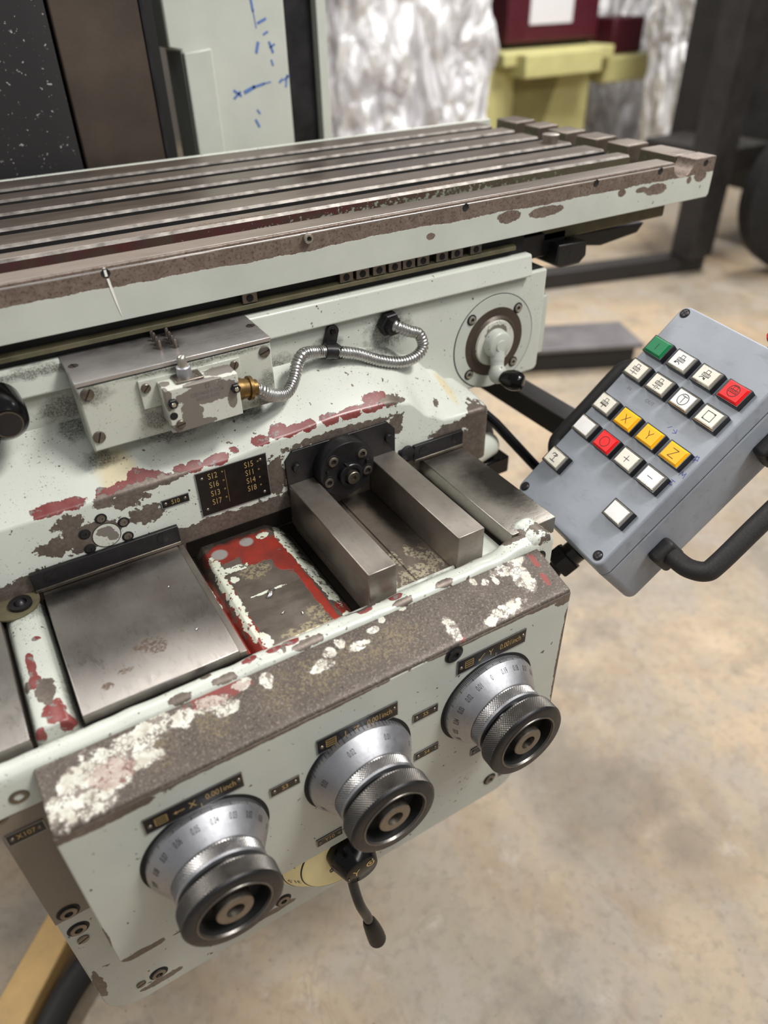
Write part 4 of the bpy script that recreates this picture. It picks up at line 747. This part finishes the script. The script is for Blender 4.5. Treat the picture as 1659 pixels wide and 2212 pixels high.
# ------------------------------------------------------------------ column side of the machine, behind the table
co = thing('machine_column', 'dark brown column slide of the milling machine behind the table', 'machine column', (.2, 1.0, .6))
mk('slide_plate', MB().box(.236, .3655, .905, .93, .9, 1.72), 'brown_plate', co, .003)
mk('column_body', MB().box(-.5, .40, .955, 1.5, 0, 1.72), 'black_gap', co)
mk('plate_edge', MB().box(.3655, .371, .903, .945, .9, 1.72), 'dark_steel', co, .001)
o = mk('bellows_cover', MB().prism([(-.6 + .83 * i / 24, .90 - (.006 if i % 2 else 0)) for i in range(25)] + [(.235, .95), (-.6, .95)], 'z', .9, 1.72), 'bellows_dust', None)
tag(o, 'dark dust-speckled way cover at the far upper left behind the table', 'way cover')
ca = thing('side_cabinet', 'pale green electrical cabinet with blue marker arrows behind the table', 'cabinet', (.52, 1.0, .6))
mk('door', MB().prism([(.4485, .6), (.4485, 1.4480), (.428, 1.452), (.428, 2.0), (.6455, 2.0), (.6455, .6)], 'y', 1.0, 1.09), 'paint_cabinet', ca, .004)
mk('step_panel', MB().prism([(.4485, .6), (.4485, 1.4460), (.4985, 1.4510), (.4985, .6)], 'y', .985, 1.0), 'paint_cabinet', ca, .003)
mk('side_gap', MB().box(.6458, .7075, 1.02, 1.35, .6, 2.0), 'dark_steel', ca)
mk('rear_edge', MB().box(.7075, .727, 1.0, 1.35, .6, 2.0), 'paint_cabinet', ca, .002)
L = MB(); Y_ = .9995
def mark(x0, z0, x1, z1, w_=.004): L.bar((x0, Y_, z0), (x1, Y_, z1), w_, NY, .0003)
mark(.556, 1.380, .572, 1.386, .006); mark(.572, 1.386, .592, 1.390, .004); mark(.592, 1.390, .606, 1.392, .002); mark(.534, 1.372, .545, 1.380); mark(.535, 1.383, .546, 1.375)
mark(.636, 1.383, .640, 1.400, .003); mark(.634, 1.394, .643, 1.399, .003); mark(.625, 1.391, .629, 1.394)
mark(.583, 1.525, .586, 1.500); mark(.586, 1.500, .589, 1.475, .0015); mark(.585, 1.44, .589, 1.452, .005); mark(.594, 1.482, .607, 1.487); mark(.602, 1.465, .609, 1.468, .003); mark(.611, 1.452, .616, 1.438, .004); mark(.612, 1.445, .620, 1.449, .003); mark(.612, 1.425, .614, 1.418, .003); mark(.575, 1.349, .579, 1.344, .003); mark(.570, 1.333, .575, 1.323, .004)
mk('marker_arrow', L, 'blue_ink', ca, flat=True)

# ------------------------------------------------------------------ push-button pendant
Q = ((-0.09834723, -0.70489334, 0.70246224), (-0.99389641, 0.10502434, -0.03376125), (-0.04997755, -0.70149502, -0.71091981))
PM = Matrix(((Q[0][0], Q[0][1], Q[0][2], .7459), (Q[1][0], Q[1][1], Q[1][2], .1549), (Q[2][0], Q[2][1], Q[2][2], 1.1563), (0, 0, 0, 1)))
pe = thing('push_button_box', 'grey push-button box with coloured square buttons tilted beside the table', 'control box'); pe.matrix_world = PM; pe['_local'] = 1
H0 = .0110; A0, A1, B0, B1 = -.0225, .1560, -.0655, .2560
def tapered(h0, h1, d0, d1, r=.012):
    m = MB(); n = 5; rings = []
    for h, d in ((h0, d0), (h1, d1)):
        rings.append([m.bm.verts.new((x, y, h)) for x, y in rrect(A0 - d, A1 + d, B0 - d, B1 + d, r, n)])
    A, B = rings
    for i in range(len(A)): m.bm.faces.new((A[i], A[(i + 1) % len(A)], B[(i + 1) % len(A)], B[i]))
    m.bm.faces.new(A); m.bm.faces.new(B[::-1]); return m
mk('lid', tapered(H0, .0322, 0, .0045), 'pendant_grey', pe, .0022, 3)
mk('parting_seam', tapered(.0320, .0332, .0036, .0036), 'black_gap', pe)
mk('body', tapered(.0330, .1120, .0046, .0085), 'pendant_grey', pe, .003, 3)
for a, b in ((-.0130, -.0555), (-.0128, .2455), (.1440, .2440), (.1440, -.0555)):
    c = mk('corner_screw', MB().lathe([(0, 0), (0, .0068), (.0006, .0066), (.0003, .0056), (.0003, 0)], (a, b, H0), (0, 0, -1), 24), 'black_gap', pe)
    m = MB().lathe([(0, 0), (0, .0054), (.0010, .0044), (.0012, 0)], (a, b, H0 - .0002), (0, 0, -1), 20); sc_ = mk('screw_head', m, 'dark_steel', c); X_ = MB(); X_.bar((a - .0036, b - .0012, H0 - .0014), (a + .0036, b + .0012, H0 - .0014), .0013, (0, 0, -1), .0001); X_.bar((a + .0012, b - .0036, H0 - .0014), (a - .0012, b + .0036, H0 - .0014), .0013, (0, 0, -1), .0001); mk('cross_slot', X_, 'black_gap', c)
N_ = (0, 0, -1)
rows = [0.0, .03762, .09527, .13352, .19009]; SP = .0425
W2, H2 = .0136, .0098
def button(i, j, mat, sym, lab, ink='black_ink', trim='bezel_metal'):
    a, b = i * SP, rows[j]
    base = mk('button', MB().box(a - .0172, a + .0172, b - .0128, b + .0128, .0018, H0 + .001), 'black_plastic', pe, .0008); base['label'] = lab
    m = MB(); h0, h1 = .0022, -.0002; e = .0019
    R0 = [(a - W2 - e, b - H2 - e, h0), (a + W2 + e, b - H2 - e, h0), (a + W2 + e, b + H2 + e, h0), (a - W2 - e, b + H2 + e, h0)]; R1 = [(a - W2, b - H2, h1), (a + W2, b - H2, h1), (a + W2, b + H2, h1), (a - W2, b + H2, h1)]
    m.raw(R0 + R1, [(i_, (i_ + 1) % 4, (i_ + 1) % 4 + 4, i_ + 4) for i_ in range(4)] + [(4, 5, 6, 7)])
    mk('bevelled_rim', m, trim, base)
    mk('lens', MB().box(a - W2 + .0004, a + W2 - .0004, b - H2 + .0004, b + H2 - .0004, -.0012, 0), mat, base, .0004)
    if sym:
        L = MB(); sym(L, a, b); mk('symbol', L, ink, base, flat=True)
hz = -.0013
def ln(L, a, b, segs, w_=.0005, k=1.0):
    for x0, y0, x1, y1 in segs: L.bar((a + x0 * k, b - y0 * k, hz), (a + x1 * k, b - y1 * k, hz), w_ * 1.45, N_, .0001)
def cutter(L, a, b, dy=.002, hatch=1):      # tool holder with hatched cutter below it
    s = .00125
    ln(L, a, b, [(-2, 5.5, 2, 5.5), (-2, 2, -2, 5.5), (2, 2, 2, 5.5), (-4.2, 2, 4.2, 2), (-4.2, -1.2, 4.2, -1.2), (-4.2, -1.2, -4.2, 2), (4.2, -1.2, 4.2, 2)] + [(x - 1 * hatch, -1.2, x + 1 * hatch, 2) for x in (-2.6, -.9, .9, 2.6)], .0004, s)
def arc(L, a, b, cx_, cy_, r, a0, a1, n=8, w_=.0005):
    P = [(cx_ + r * math.cos(R(a0 + (a1 - a0) * k / n)), cy_ + r * math.sin(R(a0 + (a1 - a0) * k / n))) for k in range(n + 1)]
    ln(L, a, b, [(p[0], p[1], q[0], q[1]) for p, q in zip(P, P[1:])], w_)
def s_green(L, a, b): ln(L, a, b, [(0, -.004, 0, .004)], .0006)
def s_cw(L, a, b): cutter(L, a, b); arc(L, a, b, -.002, -.0075, .0045, 150, 30); ln(L, a, b, [(-.006, -.0052, -.0035, -.0048), (-.006, -.0052, -.0052, -.003)], .0006)
def s_ccw(L, a, b): cutter(L, a, b, hatch=-1); arc(L, a, b, -.002, -.0075, .0045, 150, 30); ln(L, a, b, [(.002, -.0053, -.0005, -.0045), (.002, -.0053, .0015, -.003)], .0006)
def s_stop(L, a, b): cutter(L, a, b, hatch=-1); arc(L, a, b, 0, .001, .0072, 0, 360, 20)
def s_in(L, a, b): cutter(L, a, b); ln(L, a, b, [(-.006, -.005, -.001, -.005), (.006, -.005, .001, -.005), (0, -.0075, 0, -.003)], .0005)
def s_out(L, a, b): cutter(L, a, b); ln(L, a, b, [(-.006, -.005, -.0025, -.005), (.006, -.005, .0025, -.005), (-.0012, -.0075, -.0012, -.003), (.0012, -.0075, .0012, -.003)], .0005)
def s_T(L, a, b): arc(L, a, b, 0, 0, .0072, 0, 360, 22); ln(L, a, b, [(-.0038, .0042, .0038, .0042), (0, .0042, 0, -.0048)], .0005)
def s_sq(L, a, b): ln(L, a, b, [(-.006, -.0055, .006, -.0055), (-.006, .0055, .006, .0055), (-.006, -.0055, -.006, .0055), (.006, -.0055, .006, .0055), (.006, .0055, .0045, .0045), (-.006, -.0055, -.0045, -.0045)], .0005)
def s_tool(L, a, b): cutter(L, a, b); ln(L, a, b, [(-.0055, -.0025, .0055, -.0025), (0, -.0030, 0, -.0065)], .0007)
def s_X(L, a, b): ln(L, a, b, [(-.004, -.005, .004, .005), (-.004, .005, .004, -.005)], .0005)
def s_Y(L, a, b): ln(L, a, b, [(0, -.005, 0, 0), (0, 0, -.0038, .005), (0, 0, .0038, .005)], .0005)
def s_Z(L, a, b): ln(L, a, b, [(-.0045, .0055, .0045, .0055), (-.0045, -.0055, .0045, -.0055), (.0045, .0055, -.0045, -.0055)], .0005)
def s_O(L, a, b): arc(L, a, b, 0, 0, .0068, 0, 360, 22)
def s_plus(L, a, b): ln(L, a, b, [(-.0045, 0, .0045, 0), (0, -.0045, 0, .0045)], .0005)
def s_minus(L, a, b): ln(L, a, b, [(-.004, 0, .004, 0)], .0005)
def s_gong(L, a, b): ln(L, a, b, [(-.0045, -.005, .0045, -.005), (0, -.005, 0, .005), (-.0048, .005, .002, .005), (-.0048, .005, -.0062, .0025), (-.0025, .0015, .0025, .0035)], .0007)
button(0, 0, 'btn_green', s_green, 'green button with a bar', trim='btn_green'); button(1, 0, 'btn_white', s_cw, 'white button with cutter and left arrow'); button(2, 0, 'btn_ivory', s_ccw, 'ivory button with cutter and right arrow'); button(3, 0, 'btn_red', s_stop, 'red button with circled cutter', trim='btn_red')
button(0, 1, 'btn_ivory', s_in, 'white button with cutter and closing arrows'); button(1, 1, 'btn_ivory', s_out, 'white button with cutter and opening arrows'); button(2, 1, 'btn_white', s_T, 'white button with a circled T'); button(3, 1, 'btn_ivory', s_sq, 'white button with an arrowed square')
button(0, 2, 'btn_ivory', s_tool, 'white button with cutter and down mark'); button(1, 2, 'btn_yellow', s_X, 'yellow button with X', trim='btn_yellow'); button(2, 2, 'btn_yellow', s_Y, 'yellow button with Y', trim='btn_yellow'); button(3, 2, 'btn_yellow', s_Z, 'yellow button with Z', trim='btn_yellow')
button(0, 3, 'btn_white', None, 'blank white button'); button(1, 3, 'btn_red', s_O, 'red button with a circle', trim='btn_red'); button(2, 3, 'btn_ivory', s_plus, 'white button with plus sign'); button(3, 3, 'btn_white', s_minus, 'white button with minus sign')
button(0, 4, 'btn_ivory', s_gong, 'ivory button with lamp symbol'); button(3, 4, 'btn_white', None, 'blank white button apart from the rest')
L = MB()
hz = H0 - .0001
ln(L, .095, .075, [(-.006, .002, -.003, .006), (.002, .004, .008, .002), (.008, .002, .006, .006), (.008, .002, .004, 0)], .0006)
ln(L, .147, .085, [(-.004, .002, .002, .005), (.002, .005, .004, 0), (-.003, -.002, .003, .001), (-.001, .005, .001, -.004)], .0006)
ln(L, .150, .107, [(-.004, -.003, -.003, .003), (-.003, .003, 0, -.001), (0, -.001, .002, .003), (.002, .003, .003, -.003)], .0006)
ln(L, .146, .122, [(-.003, .003, .003, .003), (0, .003, -.001, -.003), (-.002, -.003, .003, -.002)], .0006)
mk('ink_scribble', L, 'faint_ink', pe, flat=True)
L = MB(); L.text('IN', .007, (.004, .0605, H0 - .0002), (1, 0, 0), (0, -1, 0)); L.text('OUT', .007, (.043, .0608, H0 - .0002), (1, 0, 0), (0, -1, 0)); mk('pencil_note', L, 'cart_grey', pe, flat=True, recalc=False)
def bail(aw, ao, h=.078):
    sg = 1 if ao > aw else -1; p = smooth_path([(aw - sg * .004, .187, h), (aw + sg * .018, .186, h), ((aw * .35 + ao * .65), .184, h), (ao - sg * .004, .174, h), (ao, .158, h), (ao, .10, h), (ao, .046, h), (ao - sg * .004, .030, h), ((aw * .35 + ao * .65), .020, h), (aw + sg * .018, .018, h), (aw - sg * .004, .017, h)], 6)
    hd = mk('bail_handle', MB().tube(p, .0122, 18), 'black_rubber', pe, ang=80)
    for b in (.189, .015):
        mk('handle_foot', MB().box(aw - sg * .002, aw + sg * .016, b - .017, b + .017, h - .019, h + .024), 'black_rubber', hd, .006, 4)
bail(.163, .2265); bail(-.029, -.081)
mk('gland_neck', MB().lathe([(0, 0), (0, .016), (.016, .016), (.016, 0)], (.084, .262, .062), (-.15, 1, 0), 24), 'black_plastic', pe)
mk('gland_nut', MB().lathe([(0, 0), (0, .0225), (.020, .0225), (.022, .020), (.022, 0)], (.082, .274, .062), (-.15, 1, 0), 6), 'dark_steel', pe, .0012)
mk('stop_stem', MB().lathe([(0, 0), (0, .010), (.020, .010), (.020, 0)], (.106, -.067, .038), (0, -1, 0), 20), 'black_plastic', pe)
mk('stop_mushroom', MB().lathe([(0, 0), (0, .017), (.003, .020), (.009, .021), (.013, .018), (.015, .010), (.016, 0)], (.106, -.080, .036), (0, -1, 0), 36), 'btn_red', pe)
cb = mk('pendant_cable', MB().tube(smooth_path([(.581, .104, .910), (.5685, .105, .894), (.5585, .107, .868), (.548, .116, .83), (.541, .13, .76), (.535, .16, .62)], 6), .0105, 14), 'black_rubber', None)
tag(cb, 'thick black cable leaving the gland of the push-button box', 'cable')
o = mk('support_beam', MB().box(.755, .795, .165, .95, .938, .976), 'frame_black', None, .002); tag(o, 'black square support beam running behind the push-button box', 'beam')
o = mk('black_rod', MB().tube([(.612, .364, 1.022), (.640, .335, .990), (.676, .283, .934), (.71, .235, .885)], .0078, 16), 'gloss_black', None); tag(o, 'glossy black rod slanting between the saddle nose and push-button box', 'rod')
kl = thing('knee_lock', 'white tapered boss with black clamp block at the right of the saddle', 'clamp', (.63, .35, .9))
mk('boss', MB().lathe([(0, 0), (0, .027), (.045, .018), (.050, .014), (.050, 0)], (.594, .34, .952), (1, 0, 0), 32), 'paint_cabinet', kl)
mk('clamp_block', MB().box(.596, .662, .320, .352, .902, .932), 'gloss_black', kl, .003)
mk('clamp_arm', MB().tube(smooth_path([(.63, .40, 1.0), (.66, .40, .97), (.668, .39, .93), (.66, .36, .895)]), .014, 14), 'frame_black', kl)

# ------------------------------------------------------------------ background
def post(name, lab, bm, mat, bev=.004, cat='frame'): return tag(mk(name, bm, mat, None, bev), lab, cat)
fr_ = thing('steel_frame', 'dark steel frame with upright post and floor beam at the right', 'frame', (3.9, 2.5, 0))
mk('upright_post', MB().box(3.86, 4.06, 2.46, 2.62, .1, 2.6), 'frame_black', fr_, .01)
mk('panel_foot', MB().box(4.0, 4.5, 2.55, 3.1, .55, .68), 'dark_machine', fr_, .01)
mk('rear_panel', MB().box(4.40, 4.58, 3.0, 3.25, .55, 2.6), 'dark_machine', fr_, .01)
mk('floor_beam', MB().prism([(2.4, 2.93), (2.44, 3.03), (4.10, 2.62), (4.06, 2.50)], 'z', 0, .10), 'frame_black', fr_, .01)
lk = thing('low_platform', 'low dark platform with pale top edge on the floor beyond the saddle', 'platform', (2.2, 1.9, 0))
mk('deck', MB().prism([(1.75, 2.15), (1.85, 2.42), (2.78, 1.98), (2.68, 1.72)], 'z', .10, .125), 'cart_grey', lk, .006)
mk('skirt', MB().prism([(1.78, 2.17), (1.87, 2.39), (2.75, 1.97), (2.66, 1.75)], 'z', 0, .10), 'dark_machine', lk, .006)
fk = thing('parked_vehicle', 'dark machine with round tyre and pale rails at the far right', 'vehicle', (4.9, 2.6, 0))
mk('tyre', MB().lathe([(0, .18), (0, .40), (.03, .45), (.17, .45), (.20, .40), (.20, .18)], (4.55, 2.25, .45), (-.45, -.9, 0), 40), 'tyre_black', fk)
mk('wheel_disc', MB().lathe([(.05, 0), (.05, .2)], (4.55, 2.25, .45), (-.45, -.9, 0), 32), 'dark_machine', fk)
mk('chassis', MB().box(4.62, 5.7, 2.45, 2.95, .35, 1.3), 'dark_machine', fk, .03)
mk('pale_rail', MB().tube([(4.30, 2.42, .86), (4.9, 2.05, .80)], .03, 12), 'silver_cover', fk)
mk('brown_rail', MB().tube([(4.25, 2.35, .66), (4.9, 1.98, .60)], .028, 12), 'brown_plate', fk)

ym = thing('lathe_stand', 'pale yellow machine stand with a painted tray shadow in the background', 'machine', (4.9, 4.9, 0))
mk('body', MB().box(4.10, 5.20, 4.85, 5.5, .10, .93), 'machine_yellow', ym, .02)
mk('top_slab', MB().box(4.14, 5.30, 4.72, 5.55, .93, 1.03), 'machine_yellow', ym, .015)
mk('front_tray', MB().box(4.26, 5.06, 4.60, 4.86, .86, 1.02), 'machine_yellow', ym, .01)
mk('side_tray', MB().box(5.30, 5.90, 4.8, 5.5, .74, .93), 'machine_yellow', ym, .015)
mk('tray_shadow', MB().prism([(4.36, .30), (4.36, .86), (4.84, .86), (4.62, .30)], 'y', 4.838, 4.849), 'tray_shadow_paint', ym)  # darker sheet paints the shadow below the front tray
mk('leg', MB().box(4.12, 4.32, 4.86, 5.1, 0, .10), 'machine_yellow', ym, .01); mk('leg', MB().box(5.0, 5.18, 4.86, 5.1, 0, .10), 'machine_yellow', ym, .01)
mx_ = thing('maroon_cabinet', 'maroon cabinet with white paper on the pale yellow stand', 'cabinet', (4.75, 5.1, 1.03))
mk('body', MB().box(4.29, 5.25, 4.90, 5.5, 1.07, 1.75), 'machine_maroon', mx_, .015); mk('plinth', MB().box(4.33, 5.2, 4.95, 5.45, 1.03, 1.07), 'black_gap', mx_)
mk('paper_sheet', MB().box(4.51, 4.95, 4.892, 4.899, 1.19, 1.55), 'paper', mx_)
o = mk('maroon_box', MB().box(5.50, 5.86, 4.95, 5.3, .93, 1.2), 'machine_maroon', None, .02); tag(o, 'small maroon box on the right wing of the yellow stand', 'box')
o = mk('floor_crate', MB().box(6.6, 7.2, 5.6, 6.0, 0, .3), 'wood', None, .02); tag(o, 'brown crate on the floor behind the yellow stand', 'crate')
def wrapped(lab, cx_, cy_, rx, ry, h, seed, taper=.0):
    m = MB(); n, k = 90, 70; rings = []
    for j in range(k + 1):
        zz = h * j / k; ring = []
        for i in range(n):
            a = 2 * math.pi * i / n; c_, s_ = math.cos(a), math.sin(a); q = (abs(c_) ** 4 + abs(s_) ** 4) ** -.25
            p = Vector((c_ * 3, s_ * 3, zz * 4 + seed)); q2 = Vector((p.x, p.y, p.z * .5)); d = 1 + .10 * mnoise.noise(p) + .10 * abs(mnoise.noise(q2 * 2.2)) + .05 * abs(mnoise.noise(q2 * 4.7)); d *= 1 - taper * (1 - zz / h)
            ring.append(m.bm.verts.new((cx_ + c_ * q * rx * d, cy_ + s_ * q * ry * d, zz)))
        rings.append(ring)
    for A, B in zip(rings, rings[1:]):
        for i in range(n): m.bm.faces.new((A[i], A[(i + 1) % n], B[(i + 1) % n], B[i]))
    m.bm.faces.new(rings[-1])
    return tag(mk('wrapped_machine', m, 'crumpled_wrap', None, ang=25), lab, 'wrapped machine', 'machines wrapped in crumpled film')
wrapped('wide machine wrapped in crumpled silver film behind the table', 2.95, 4.35, .55, .4, 2.0, 1.3)
wrapped('tall slim machine wrapped in crumpled silver film at the right', 5.74, 4.25, .42, .3, 2.0, 7.7, .3)
wrapped('silver film bundle behind the right wing of the yellow stand', 6.3, 5.9, .5, .35, 2.0, 4.1)
o = mk('dark_pillar', MB().box(3.60, 3.95, 4.8, 5.1, 0, 2.2), 'dark_machine', None, .02); tag(o, 'narrow dark machine column between wrapped machine and yellow stand', 'column')
o = mk('dark_cabinet', MB().box(6.9, 7.3, 6.5, 6.9, 0, 1.0), 'dark_machine', None, .03); tag(o, 'dark cabinet far behind the yellow stand near the brown crate', 'cabinet')
m = MB().prism([(-.62, .15), (-.56, .10), (-.19, .50), (-.24, .545)], 'z', 0, .04); o = mk('wooden_board', m, 'wood', None, .004); tag(o, 'pale wooden board on the floor at lower left', 'board')
o = mk('black_hose', MB().tube(smooth_path([(-.50, .0, .03), (-.36, .22, .03), (-.26, .36, .03), (-.12, .44, .03), (.05, .46, .03)]), .026, 14), 'black_rubber', None); tag(o, 'thick black hose on the floor beside the wooden board', 'hose')
